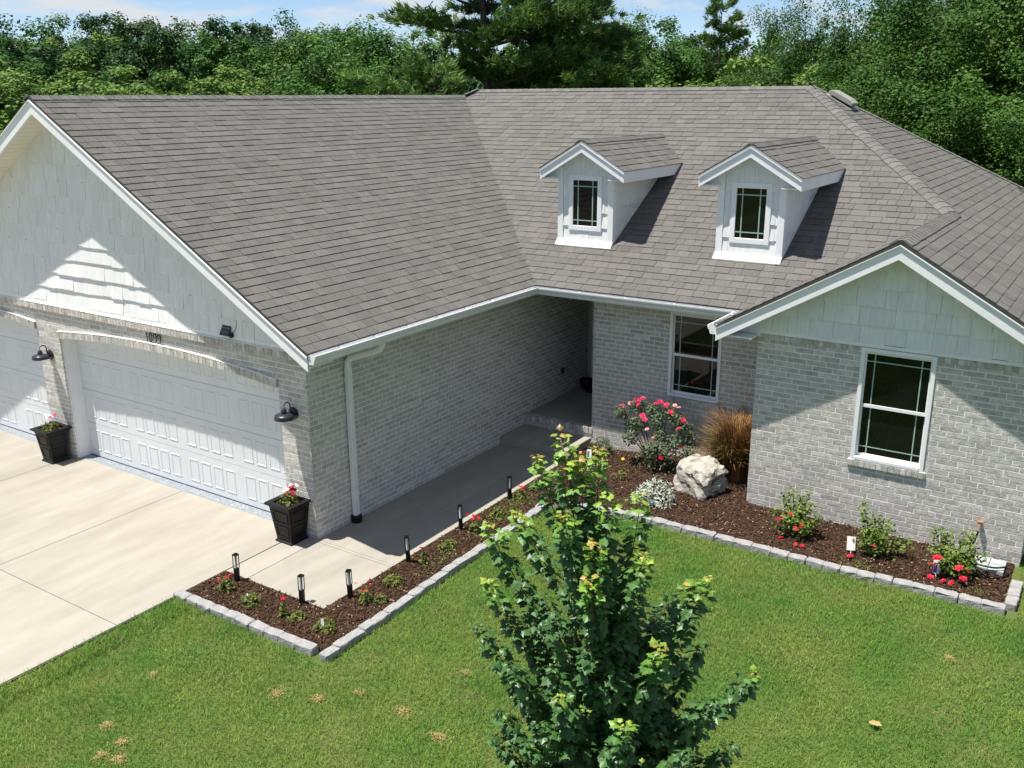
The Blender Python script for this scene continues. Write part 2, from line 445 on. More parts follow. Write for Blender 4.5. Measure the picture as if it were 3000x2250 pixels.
# ------------------------------------------------------------------ house dimensions
o_, r_, ze, p_, hg, ye, dd, xm1, xw, hw, yw, rw = 0.4754, 0.4264, 2.7137, 0.5816, 5.0237, 4.6428, 0.202, 3.1692, 6.149, 2.1749, 3.8622, 0.3297
xr = o_ - hg; zr = ze + p_ * hg; yj = ye + hg; ym = yj + dd; zm = zr + p_ * dd; zw = ze + p_ * hw; tt_ = xw - xm1
xL = xw - hw; xR = xw + hw; xm1 = xR - (hg + dd); tt_ = xw - xm1; yV = ym - tt_        # wing eaves, wing ridge end
WXL, WXR = 4.45, 7.85                             # wing walls
GXL = -9.1; MY = 5.069; PX = 1.327                # garage left wall, main wall plane, porch corner
SL = math.sqrt(1 + p_ * p_)
ZB = 2.56                                         # top of brick
yB = 2 * ym - ye

house = thing('brick_house', 'single storey pale grey brick house with white gables, attached garage and grey shingle roof', 'house')
WALLS = {}
BR = []
BL, BH, MJ = 0.250, 0.0715, 0.0138
def brick_wall(O, u, n, u0, u1, z0, z1, holes=None, parent=None, seed=1, proud=0.003, depth=0.03):
    rg = random.Random(seed)
    O, u, n = map(lambda q: np.asarray(q, float), (O, u, n)); zz_ = V3(0, 0, 1)
    k = 0; z = z0
    while z < z1 - 0.02:
        top = min(z + BH - MJ, z1)
        iv = [(u0, u1)]
        for (a, b) in (holes((z + top) / 2) if holes else []):
            nx = []
            for (c, d) in iv:
                if b <= c or a >= d: nx.append((c, d)); continue
                if a > c: nx.append((c, a))
                if b < d: nx.append((b, d))
            iv = nx
        for (c, d) in iv:
            x = math.floor((c - u0) / BL) * BL + u0 - (0, 0.085, 0.165)[k % 3]
            while x < d:
                a, b = max(x, c), min(x + BL - MJ, d)
                if b - a > 0.006:
                    jt = rg.uniform(-0.0008, 0.0008); dz = rg.uniform(-0.0012, 0.0012)
                    q0 = O + a * u + (z + dz) * zz_ + n * (proud + jt)
                    e1 = (b - a) * u; e2 = (top - z) * zz_
                    p = [q0, q0 + e1, q0 + e1 + e2, q0 + e2]
                    # slightly pillowed, uneven face
                    tl = [rg.uniform(-0.0007, 0.0005) for _ in range(4)]
                    p = [p[i] + n * tl[i] for i in range(4)]
                    back = [q - n * depth for q in p]
                    fs = [(0, 1, 2, 3), (0, 4, 5, 1), (1, 5, 6, 2), (2, 6, 7, 3), (3, 7, 4, 0)]
                    if np.dot(np.cross(u, zz_), n) < 0: fs = [f[::-1] for f in fs]
                    ar = (b - a) * (top - z)
                    BR.append((p + back, fs, min(1, max(0, rg.gauss(0.5, 0.22))), sum(p) / 4, ar, view_score(sum(p) / 4, n, ar), parent))
                x += BL
        z += BH; k += 1

# --- arches of the garage doors
D1 = (-5.39, -0.51); D2 = (-8.74, -5.985)
def arch_z(x, D, spring, rise):
    c = (D[0] + D[1]) / 2; h = (D[1] - D[0]) / 2
    R = (h * h + rise * rise) / (2 * rise)
    return spring + rise - R + math.sqrt(max(R * R - (x - c) ** 2, 0))
ARCH = {D1: (2.02, 0.13), D2: (2.10, 0.09)}
BAND = 0.105
def garage_holes(z):
    res = []
    for D, (sp, ri) in ARCH.items():
        xs = np.linspace(D[0], D[1], 240)
        zs = np.array([arch_z(x, D, sp, ri) for x in xs]) + BAND - 0.01
        ok = xs[zs > z]
        if len(ok): res.append((ok[0], ok[-1]))
    return res

# core walls (mortar) --------------------------------------------------------
def wallpart(mb): 
    o = obj('wall', mb, M['mortar'], house); return o
mb = MB(); yy0, yy1 = 0.0, 0.06
def core_front(mb):
    edges = [GXL]
    for D in (D2, D1): edges += [D[0], D[1]]
    edges.append(0.0)
    edges[1] -= .004; edges[2] += .004; edges[3] -= .004; edges[4] += .004
    for a, b in ((edges[0], edges[1]), (edges[2], edges[3]), (edges[4], edges[5])):
        mb.box((a, yy0, -0.1), (b, yy1, ZB))
    for D, (sp, ri) in ARCH.items():
        N = 26
        for i in range(N):
            a = D[0] + (D[1] - D[0]) * i / N; b = D[0] + (D[1] - D[0]) * (i + 1) / N
            za_, zb_ = arch_z(a, D, sp, ri), arch_z(b, D, sp, ri)
            mb.prism([(a, yy0, za_), (b, yy0, zb_), (b, yy0, ZB), (a, yy0, ZB)], (0, yy1 - yy0, 0))
core_front(mb)
W_front = wallpart(mb)
brick_wall((0, 0, 0), (1, 0, 0), (0, -1, 0), GXL, 0.003, 0.005, 2.435, garage_holes, W_front, 3)
W_side = wallpart(MB().box((-0.1, 0.0605, -0.1), (0.0, 8.2, ZB)))
brick_wall((0, 0, 0), (0, 1, 0), (1, 0, 0), -0.0022, 7.3, 0.0, ZB, None, W_side, 4)
MW = (2.66, 3.505, 1.11, 2.47)      # main window x0,x1,z0,z1
WW = (5.775, 6.655, 1.11, 2.59)     # wing window
def holed(x0, x1, y0, y1, z0, z1, wdw):
    a, b, c, d = wdw[0] + 0.001, wdw[1] - 0.001, wdw[2], wdw[3]
    m_ = MB().box((x0, y0, z0), (a, y1, z1)).box((b, y0, z0), (x1, y1, z1)).box((a, y0, z0), (b, y1, c - 0.011))
    if d < z1 - 0.02: m_.box((a, y0, d), (b, y1, z1))
    return m_
W_main = wallpart(holed(PX, 4.45, MY, MY + 0.1, -0.1, ZB, MW))
brick_wall((0, MY, 0), (1, 0, 0), (0, -1, 0), PX - 0.003, WXL, 0.02, ZB, lambda z: [(MW[0], MW[1])] if MW[2] - 0.0 < z < MW[3] else ([(MW[0] - 0.02, MW[1] + 0.02)] if MW[2] - 0.085 < z <= MW[2] else []), W_main, 5)
W_wing = wallpart(holed(WXL, WXR, yw, yw + 0.1, -0.1, 2.60, WW))
brick_wall((0, yw, 0), (1, 0, 0), (0, -1, 0), WXL - 0.003, WXR + 0.003, 0.045, 2.52, lambda z: [(WW[0], WW[1])] if WW[2] < z else ([(WW[0] - 0.03, WW[1] + 0.03)] if WW[2] - 0.085 < z <= WW[2] else []), W_wing, 6)
W_wl = wallpart(MB().box((WXL, yw + 0.1, -0.1), (WXL + 0.1, MY, ZB)))
brick_wall((WXL, 0, 0), (0, 1, 0), (-1, 0, 0), yw - 0.0022, MY, 0.045, ZB, None, W_wl, 7)
W_pr = wallpart(MB().box((PX, MY + 0.1, -0.1), (PX + 0.1, 8.2, ZB)))
brick_wall((PX, 0, 0), (0, 1, 0), (-1, 0, 0), MY - 0.0022, 7.3, 0.3, ZB, None, W_pr, 8)
wallpart(MB().box((0.0, 7.45, -0.1), (PX, 7.55, ZB)))
for a, b in (((GXL, 0.06, -0.1), (GXL + 0.1, yB - 0.5, ZB)), ((WXR - 0.1, yw + 0.1, -0.1), (WXR, yB - 0.5, ZB)), ((GXL + 0.1, yB - 0.6, -0.1), (WXR - 0.1, yB - 0.5, ZB))):
    obj('wall', MB().box(a, b), M['brick'], house)
emit(BR, 'brick', M['brick'], None, house, 'brickwork')

# rowlock courses, arch bands, ledge, sills ------------------------------------
rb = MB(); rg = random.Random(5)
def rowlock(mb, x0, x1, z0, z1, y0, y1, w=0.072, axis=0):
    x = x0
    while x < x1 - 0.02:
        b = min(x + w - 0.008, x1); j = rg.uniform(-0.002, 0.002)
        mb.box((x, y0 + j, z0), (b, y1, z1), rg.random()); x += w
    mb.box((x0, y0 + 0.006, z0 + 0.004), (x1, y1 + 0.001, z1 - 0.004), 0.9)
rowlock(rb, GXL, 0.0, 2.44, 2.54, -0.045, 0.03)
for D, (sp, ri) in ARCH.items():
    N = int((D[1] - D[0]) / 0.074)
    for i in range(N):
        a = D[0] + (D[1] - D[0]) * i / N; b = D[0] + (D[1] - D[0]) * (i + 1) / N - 0.007
        za_, zb_ = arch_z(a, D, sp, ri), arch_z(b, D, sp, ri); j = rg.uniform(-0.002, 0.002)
        rb.prism([(a, -0.035 + j, za_), (b, -0.035 + j, zb_), (b, -0.035 + j, zb_ + BAND), (a, -0.035 + j, za_ + BAND)], (0, 0.085, 0), rg.random())
rowlock(rb, WXL, WW[0] - 0.012, 2.525, 2.595, yw - 0.012, yw + 0.03)
rowlock(rb, WW[1] + 0.012, WXR, 2.525, 2.595, yw - 0.012, yw + 0.03)
rowlock(rb, WW[0] - 0.03, WW[1] + 0.03, WW[2] - 0.085, WW[2] - 0.012, yw - 0.032, yw + 0.03)
rowlock(rb, MW[0] - 0.02, MW[1] + 0.02, MW[2] - 0.085, MW[2] - 0.012, MY - 0.03, MY + 0.03)
stuff(obj('rowlock_brickwork', rb, M['brick'], house))
mm = MB()      # pale mortar cap on ledge and arches
mm.box((GXL, -0.048, 2.541), (0.0, 0.0, 2.549))
for D, (sp, ri) in ARCH.items():
    N = 26
    for i in range(N):
        a = D[0] + (D[1] - D[0]) * i / N; b = D[0] + (D[1] - D[0]) * (i + 1) / N
        za_, zb_ = arch_z(a, D, sp, ri) + BAND + 0.001, arch_z(b, D, sp, ri) + BAND + 0.001
        mm.prism([(a, -0.037, za_), (b, -0.037, zb_), (b, -0.037, zb_ + 0.009), (a, -0.037, za_ + 0.009)], (0, 0.036, 0))
obj('mortar_cap', mm, M['mortar'], house)

# ------------------------------------------------------------------ roof
roof = MB()
def slab(poly, th=0.10): roof.prism(poly, (0, 0, -th))
E0 = 0.012
Zg = lambda x: ze + p_ * (o_ - x) - E0
Zm = lambda y: ze + p_ * (y - ye) - E0
yF = -r_ + 0.02
slab([(o_, yF, ze - E0), (o_, ye, ze - E0), (xr, yj, zr - E0), (xr, yF, zr - E0)])
xGl = xr - hg
slab([(xr, yF, zr - E0), (xr, yj, zr - E0), (xr + dd, ym, zm - E0), (xGl, yB, ze - E0), (xGl, yF, ze - E0)])
slab([(o_, ye, ze - E0), (xL, ye, ze - E0), (xw, yV, zw - E0), (xm1, ym, zm - E0), (xr + dd, ym, zm - E0), (xr, yj, zr - E0)])
yWf = yw - rw + 0.02
slab([(xL, yWf, ze - E0), (xw, yWf, zw - E0), (xw, yV, zw - E0), (xL, ye, ze - E0)])
slab([(xw, yWf, zw - E0), (xR, yWf, ze - E0), (xR, yV, ze - E0), (xw, yV, zw - E0)])
slab([(xw, yV, zw - E0), (xR, yV, ze - E0), (xR, yB, ze - E0), (xm1, ym, zm - E0)])
slab([(xm1, ym, zm - E0), (xR, yB, ze - E0), (xGl, yB, ze - E0), (xr + dd, ym, zm - E0)])
ROOF = obj('roof', roof, M['shingle'], house)

SH = []
def add_tabs(lst, n, parent):
    for (v, f, r, c, ar) in lst: SH.append((v, f, r, c, ar, view_score(c, n, ar), parent))
WR = (0.13, 0.29); EX = 0.145; TH = 0.0125
nG = unit((p_, 0, 1)); sG = unit((-1, 0, p_))
add_tabs(tabs((o_ + 0.02, 0, ze - 0.02 * p_), (0, 1, 0), sG, nG, [(-r_, 0), (ye - 0.02, 0), (yj, (hg + 0.02) * SL), (-r_, (hg + 0.02) * SL)], EX, WR, TH, seed=21), nG, ROOF)
nM = unit((0, -p_, 1)); sM = unit((0, 1, p_))
Q = 0.02
add_tabs(tabs((0, ye - Q, ze - Q * p_), (1, 0, 0), sM, nM,
              [(o_ + Q, 0), (xL - Q, 0), (xw, (yV - ye + Q) * SL), (xm1, (ym - ye + Q) * SL), (xr + dd, (ym - ye + Q) * SL), (xr, (yj - ye + Q) * SL)], EX, WR, TH, seed=22), nM, ROOF)
nWl = unit((-p_, 0, 1)); sWl = unit((1, 0, p_))
add_tabs(tabs((xL - Q, 0, ze - Q * p_), (0, 1, 0), sWl, nWl, [(yw - rw, 0), (ye - Q, 0), (yV, (hw + Q) * SL), (yw - rw, (hw + Q) * SL)], EX, WR, TH, seed=23), nWl, ROOF)
nR_ = unit((p_, 0, 1)); sR_ = unit((-1, 0, p_))
hpA = halfplanes([(yw - rw, 0), (yB, 0), (yB, (hw + Q) * SL), (yw - rw, (hw + Q) * SL)])
hpB = halfplanes([(yV - 9, 0), (yB - Q, 0), (ym, (xR + Q - xm1) * SL), (yV - 9, (xR + Q - xm1 + (ym - yV + 9) * -1) * SL)])
def right_region(u, s):
    if u < yV: return hpA
    hh = (xR + Q - xm1) * SL
    a = halfplanes([(yV - 1.0, 0), (yB + Q, 0), (ym, hh), (yV - 1.0, hh - (ym - yV + 1.0) * SL)])
    return a
add_tabs(tabs((xR + Q, 0, ze - Q * p_), (0, 1, 0), sR_, nR_, [(yw - rw, 0), (yB, 0), (yB, (xR - xm1) * SL), (yw - rw, (xR - xm1) * SL)], EX, WR, TH, regfun=right_region, seed=24), nR_, ROOF)

# ridge and hip caps
CAPS = []
def caps(A, B, nl, nr_, half=0.15, ex=0.142, lift=0.02, seed=1, flip=False):
    """bent cap shingles from A to B; nl, nr_ = horizontal/slope unit dirs falling away on each side"""
    A, B, nl, nr_ = map(lambda q: np.asarray(q, float), (A, B, nl, nr_)); rg = random.Random(seed)
    L = np.linalg.norm(B - A); d = (B - A) / L; up = V3(0, 0, 1); n = int(L / ex)
    for i in range(n):
        a = A + d * (L * i / n); b = A + d * (L * (i + 1) / n + 0.02)
        t0 = lift + 0.008; t1 = lift
        hl = half * rg.uniform(0.97, 1.03)
        top = [a + up * t0 + nl * hl, a + up * (t0 + 0.006) + nl * hl * 0.35, a + up * (t0 + 0.006) + nr_ * hl * 0.35, a + up * t0 + nr_ * hl,
               b + up * t1 + nl * hl, b + up * (t1 + 0.004) + nl * hl * 0.35, b + up * (t1 + 0.004) + nr_ * hl * 0.35, b + up * t1 + nr_ * hl]
        low = [top[0] - up * 0.022, top[1] - up * 0.024, top[2] - up * 0.024, top[3] - up * 0.022, top[4] - up * 0.018, top[7] - up * 0.018]
        fs = [(0, 1, 5, 4), (1, 2, 6, 5), (2, 3, 7, 6), (0, 8, 9, 1), (1, 9, 10, 2), (2, 10, 11, 3), (0, 4, 12, 8), (3, 11, 13, 7)]
        c = (a + b) / 2; nn = up
        CAPS.append((top + low, fs, rg.random(), c, half * 2 * ex, view_score(c, unit(CAM_C - c), half * 2 * ex), ROOF))
dG = V3(1, 0, -p_) / SL; dGl = V3(-1, 0, -p_) / SL; dM = V3(0, -1, -p_) / SL; dMb = V3(0, 1, -p_) / SL
caps((xr, -r_, zr), (xr, yj, zr), dG, dGl, seed=31)
caps((xr, yj, zr), (xr + dd, ym, zm), unit((0.7, -0.7, -0.05)), unit((-0.7, 0.7, -0.6)), seed=32)
caps((xr + dd, ym, zm), (xm1, ym, zm), dM, dMb, seed=33)
hipd = unit((1, -1, 0)); hperp = unit((1, 1, 0))
def plane_drop(dirxy, plane):   # unit vec lying in plane along horizontal dir
    q = V3(dirxy[0], dirxy[1], 0); z = {'M': p_ * q[1], 'R': -p_ * q[0], 'B': -p_ * q[1]}[plane]
    return unit(V3(q[0], q[1], z))
caps((xw, yV, zw), (xm1, ym, zm), plane_drop(-hperp, 'M'), plane_drop(hperp, 'R'), half=0.155, seed=34)
caps((xR, yB, ze), (xm1, ym, zm), plane_drop(unit((1, -1)), 'R'), plane_drop(unit((-1, 1)), 'B'), half=0.15, seed=35)
caps((xw, yw - rw, zw), (xw, yV + 0.03, zw), V3(1, 0, -p_) / SL, V3(-1, 0, -p_) / SL, seed=36)

# ------------------------------------------------------------------ rakes, fascia, soffits, gutters
def rake(x0, z0, x1, z1, yf, parent=house, drop=0.205, thick=0.03, trim=True):
    """board under a sloping roof edge from (x0,z0) low to (x1,z1) ridge, front face at yf+0.012"""
    b = MB(); y0 = yf + 0.012
    b.prism([(x0, y0, z0 - 0.062), (x1, y0, z1 - 0.062), (x1, y0, z1 - 0.062 - drop + 0.03), (x0, y0, z0 - 0.062 - drop + 0.03)], (0, thick, 0))
    obj('rake_board', b, M['white'], parent)
    t = MB()
    t.prism([(x0, yf + 0.022, z0 - 0.012), (x1, yf + 0.022, z1 - 0.012), (x1, yf + 0.022, z1 - 0.061), (x0, yf + 0.022, z0 - 0.061)], (0, 0.018, 0))
    t.prism([(x0, yf - 0.008, z0 - 0.052), (x1, yf - 0.008, z1 - 0.052), (x1, yf - 0.008, z1 - 0.0635), (x0, yf - 0.008, z0 - 0.0635)], (0, 0.0295, 0))
    obj('rake_trim', t, M['gutter'], parent)
rake(o_, ze, xr, zr, -r_); rake(xGl, ze, xr, zr, -r_)
rake(xL, ze, xw, zw, yw - rw, drop=0.195); rake(xR, ze, xw, zw, yw - rw, drop=0.195)
SO = 0.20
# soffit planks under the left garage rake, plain panel elsewhere
sfl = MB()
sfl.prism([(o_, -r_ + 0.043, ze - SO), (xr, -r_ + 0.043, zr - SO), (xr, -0.0, zr - SO), (o_, -0.0, ze - SO)], (0, 0, 0.02))
sfl.prism([(xL, yw - rw + 0.043, ze - SO), (xw, yw - rw + 0.043, zw - SO), (xw, yw, zw - SO), (xL, yw, ze - SO)], (0, 0, 0.02))
sfl.prism([(xR, yw - rw + 0.043, ze - SO), (xw, yw - rw + 0.043, zw - SO), (xw, yw, zw - SO), (xR, yw, ze - SO)], (0, 0, 0.02))
sfl.box((0.0, 0.0, 2.562), (o_ - 0.03, MY, 2.58)); sfl.box((0.0, MY - 0.42, 2.563), (WXL, 8.2, 2.581)); sfl.box((xL + 0.03, yw - rw + 0.05, 2.561), (WXL, MY - 0.42, 2.579))
sfl.box((WXR, yw - rw + 0.05, 2.562), (xR - 0.03, yB, 2.58))
SOF = obj('soffit', sfl, M['white'], house)
N = 50
for i in range(N):
    t0 = i / N; t1 = (i + 0.94) / N
    f = lambda t: (xGl + (xr - xGl) * t, ze + p_ * hg * t - SO)
    (a, za_), (b, zb_) = f(t0), f(t1)
    obj('soffit_plank', MB().prism([(a, -r_ + 0.043, za_), (b, -r_ + 0.043, zb_), (b, 0.0, zb_), (a, 0.0, za_)], (0, 0, 0.012)), M['soffit'], SOF)
sb = MB().prism([(xGl, -r_ + 0.043, ze - SO + 0.013), (xr, -r_ + 0.043, zr - SO + 0.013), (xr, 0, zr - SO + 0.013), (xGl, 0, ze - SO + 0.013)], (0, 0, 0.02))
obj('soffit_backing', sb, M['soffit'], house)
fc = MB()
fc.box((o_ - 0.03, -r_ + 0.045, 2.555), (o_, ye + 0.001, ze - 0.02)); fc.box((o_ - 0.03, ye, 2.555), (xL + 0.03, ye + 0.03, ze - 0.02)); fc.box((xL, yw - rw + 0.045, 2.555), (xL + 0.03, ye, ze - 0.02))
fc.box((xR - 0.03, yw - rw + 0.045, 2.555), (xR, yB, ze - 0.02))
obj('fascia', fc, M['white'], house)
PROF = [(0.0, 0.0), (0.0, -0.115), (0.078, -0.115), (0.088, -0.098), (0.092, -0.07), (0.112, -0.045), (0.122, -0.022), (0.124, 0.0), (0.110, 0.0), (0.110, -0.006),
        (0.1185, -0.008), (0.116, -0.022), (0.107, -0.042), (0.087, -0.067), (0.083, -0.096), (0.075, -0.110), (0.005, -0.110), (0.005, 0.0)]
GZ = ze - 0.028
def gutter(fa, fb, endcap=(False, False)):
    g = MB(); n = len(PROF)
    va = [(*fa(d), GZ + z) for d, z in PROF]; vb = [(*fb(d), GZ + z) for d, z in PROF]
    fs = [(i, (i + 1) % n, (i + 1) % n + n, i + n) for i in range(n)]
    fs += [tuple(range(n)), tuple(range(2 * n - 1, n - 1, -1))]
    g.add(va + vb, fs)
    for k, (e, vv) in enumerate(zip(endcap, (va, vb))):
        if e:
            q = [vv[i] for i in (0, 1, 2, 3, 4, 5, 6, 7)]
            g.prism(q, (0, -0.004, 0))
    return obj('gutter', g, M['gutter'], house)
gutter(lambda d: (o_ + 0.001 + d, -r_ + 0.03), lambda d: (o_ + 0.001 + d, ye - 0.001 - d), (True, False))
gutter(lambda d: (o_ + 0.001 + d, ye - 0.001 - d), lambda d: (xL - 0.001 - d, ye - 0.001 - d))
gutter(lambda d: (xL - 0.001 - d, yw - rw + 0.03), lambda d: (xL - 0.001 - d, ye - 0.001 - d), (True, False))
gutter(lambda d: (xR + 0.001 + d, yw - rw + 0.03), lambda d: (xR + 0.001 + d, yB), (True, False))
hg_ = MB()
for y in (0.1, 0.75, 1.4, 2.05, 2.7, 3.35): hg_.box((o_ + 0.006, y, GZ - 0.012), (o_ + 0.108, y + 0.022, GZ - 0.008))
for x in (1.3, 2.1, 2.9): hg_.box((x, ye - 0.108, GZ - 0.012), (x + 0.022, ye - 0.006, GZ - 0.008))
for y in (yw - rw + 0.14, yw + 0.5): hg_.box((xL - 0.108, y, GZ - 0.012), (xL - 0.006, y + 0.022, GZ - 0.008))
obj('gutter_hanger', hg_, M['gutter'], house)
# downspout with elbows
dsY = 0.70
def rect_tube(mb, pts, wx, wy):
    """rectangular pipe; wx across local x (world y), wy thickness in the plane of travel"""
    n = len(pts); pts = [np.asarray(p, float) for p in pts]; vs = []
    for i in range(n):
        d = unit(pts[min(i + 1, n - 1)] - pts[max(i - 1, 0)])
        a = V3(*wx_dir); b = unit(np.cross(d, a))
        for sa, sb_ in ((-1, -1), (1, -1), (1, 1), (-1, 1)): vs.append(pts[i] + a * sa * wx / 2 + b * sb_ * wy / 2)
    fs = [(3, 2, 1, 0), tuple(4 * (n - 1) + j for j in range(4))]
    for i in range(n - 1):
        for j in range(4): fs.append((4 * i + j, 4 * i + (j + 1) % 4, 4 * i + 4 + (j + 1) % 4, 4 * i + 4 + j))
    mb.add(vs, fs)
wx_dir = (0, 1, 0)
ds = MB(); rect_tube(ds, [(0.055, dsY, 2.20), (0.055, dsY, 0.09)], 0.085, 0.07)
DS = obj('downspout', ds, M['gutter'], house, bevel=0.008)
wx_dir = (1, 0, 0)
el = MB(); wx_dir = (1, 0, 0)
el_pts = [(0.40, 1.00, 2.58), (0.40, 1.00, 2.50), (0.375, 0.985, 2.44), (0.31, 0.93, 2.40), (0.15, 0.78, 2.355), (0.085, 0.715, 2.33), (0.058, 0.70, 2.28), (0.055, 0.70, 2.19)]
el.tube(el_pts, 0.048, 8)
obj('elbow', el, M['gutter'], DS)
for z in (2.02, 0.42): bx('collar', (0.015, dsY - 0.047, z), (0.095, dsY + 0.047, z + 0.03), M['gutter'], DS)
bt = MB().lathe((0.056, dsY, 0), [(0.075, 0.002), (0.078, 0.09), (0.066, 0.105)], 16)
obj('drain_boot', bt, M['black'], DS, smooth=False)

# ------------------------------------------------------------------ gable cladding
SHK = []
def gable(xc, zapex, zb, yf, xa, xb, parent, seed, pitch=p_):
    reg = [(xa, 0), (xb, 0), (xb, max(0.0, zapex - pitch * (xb - xc) - zb)), (xc, zapex - zb), (xa, max(0.0, zapex - pitch * (xc - xa) - zb))]
    reg = [q for i, q in enumerate(reg) if i == 0 or abs(q[0] - reg[i - 1][0]) + abs(q[1] - reg[i - 1][1]) > 1e-6]
    for (v, f, r, c, ar) in tabs((0, yf, zb), (1, 0, 0), (0, 0, 1), (0, -1, 0), reg, 0.232, (0.11, 0.34), 0.034, jit=0.012, over=0.03, gap=0.0022, seed=seed, th_top=0.006):
        SHK.append((v, f, r, c, ar, view_score(c, V3(0, -1, 0), ar), parent))
za_g = zr - SO + 0.01
gw = MB().prism([(GXL, 0.004, ZB), (0.0, 0.004, ZB), (0.0, 0.004, za_g - p_ * (0 - xr)), (xr, 0.004, za_g), (GXL, 0.004, za_g - p_ * (xr - GXL))], (0, 0.1, 0))
GW = obj('gable_wall', gw, M['shake'], house)
gable(xr, za_g, 2.60, 0.002, GXL, 0.0, GW, 41)
bx('frieze_trim', (GXL, -0.030, 2.551), (0.0, 0.0, 2.605), M['white'], house)
za_w = zw - SO + 0.01
ww_ = MB().prism([(WXL, yw + 0.004, 2.601), (WXR, yw + 0.004, 2.601), (WXR, yw + 0.004, za_w - p_ * (WXR - xw)), (xw, yw + 0.004, za_w), (WXL, yw + 0.004, za_w - p_ * (xw - WXL))], (0, 0.1, 0))
GW2 = obj('gable_wall', ww_, M['shake'], house)
gable(xw, za_w, 2.642, yw + 0.002, WXL, WXR, GW2, 42)
bx('frieze_trim', (WXL, yw - 0.030, 2.601), (WXR, yw, 2.645), M['white'], house)
lg = MB().box((WXL - 0.022, yw - 0.024, ZB), (WXL + 0.03, yw + 0.02, za_w - p_ * (xw - WXL) - 0.01))
obj('corner_board', lg, M['white'], house)
# pale boxed eave return at wing's left end
obj('eave_return', MB().prism([(xL + 0.03, yw - 0.02, 2.583), (WXL - 0.023, yw - 0.02, 2.583), (WXL - 0.023, yw - 0.02, ze - SO + p_ * (WXL - xL) - 0.002), (xL + 0.03, yw - 0.02, ze - SO + 0.05)], (0, 0.02, 0)), M['white'], house)

# ------------------------------------------------------------------ windows
def window(x0, x1, z0, z1, yf, parent=house, cas=0.05):
    """double hung prairie window, outer frame face proud of wall plane yf"""
    fr = MB(); y0, y1 = yf - 0.022, yf + 0.075
    fr.box((x0, y0, z0), (x0 + cas, y1, z1)); fr.box((x1 - cas, y0, z0), (x1, y1, z1))
    fr.box((x0 + cas, y0, z1 - cas), (x1 - cas, y1, z1)); fr.box((x0 + cas, y0 - 0.008, z0), (x1 - cas, y1, z0 + cas * 0.85))
    W = obj('window', fr, M['white'], parent, bevel=0.004)
    zc = z0 + (z1 - z0) * 0.475
    for k, (a, b, yy) in enumerate(((zc, z1 - cas, yf + 0.018), (z0 + cas * 0.85, zc + 0.03, yf + 0.046))):
        s = MB(); sw = 0.032; xa, xb = x0 + cas, x1 - cas
        s.box((xa, yy, a), (xa + sw * 0.6, yy + 0.03, b)); s.box((xb - sw * 0.6, yy, a), (xb, yy + 0.03, b))
        s.box((xa + sw * 0.6, yy, b - sw), (xb - sw * 0.6, yy + 0.03, b)); s.box((xa + sw * 0.6, yy, a), (xb - sw * 0.6, yy + 0.03, a + sw * (1.25 if k == 0 else 1)))
        obj('sash', s, M['white'], W)
        xa += sw * 0.6; xb -= sw * 0.6; za_, zb_ = a + sw, b - sw
        bx('pane', (xa, yy + 0.016, za_), (xb, yy + 0.024, zb_), M['glass'], W)
        m = MB(); t = 0.014; wd = xb - xa
        for fx in (0.13, 0.87): m.box((xa + wd * fx - t / 2, yy + 0.010, za_), (xa + wd * fx + t / 2, yy + 0.0155, zb_))
        zq = zb_ - 0.095 if k == 0 else za_ + 0.095
        m.box((xa, yy + 0.0085, zq - t / 2), (xb, yy + 0.0098, zq + t / 2))
        obj('muntin', m, M['muntin'], W)
    return W
W1 = window(*WW, yw); W2 = window(*MW, MY)
bx('window_stool', (WW[0] - 0.02, yw - 0.024, WW[2] - 0.0125), (WW[1] + 0.02, yw + 0.02, WW[2] - 0.001), M['mortar'], house)

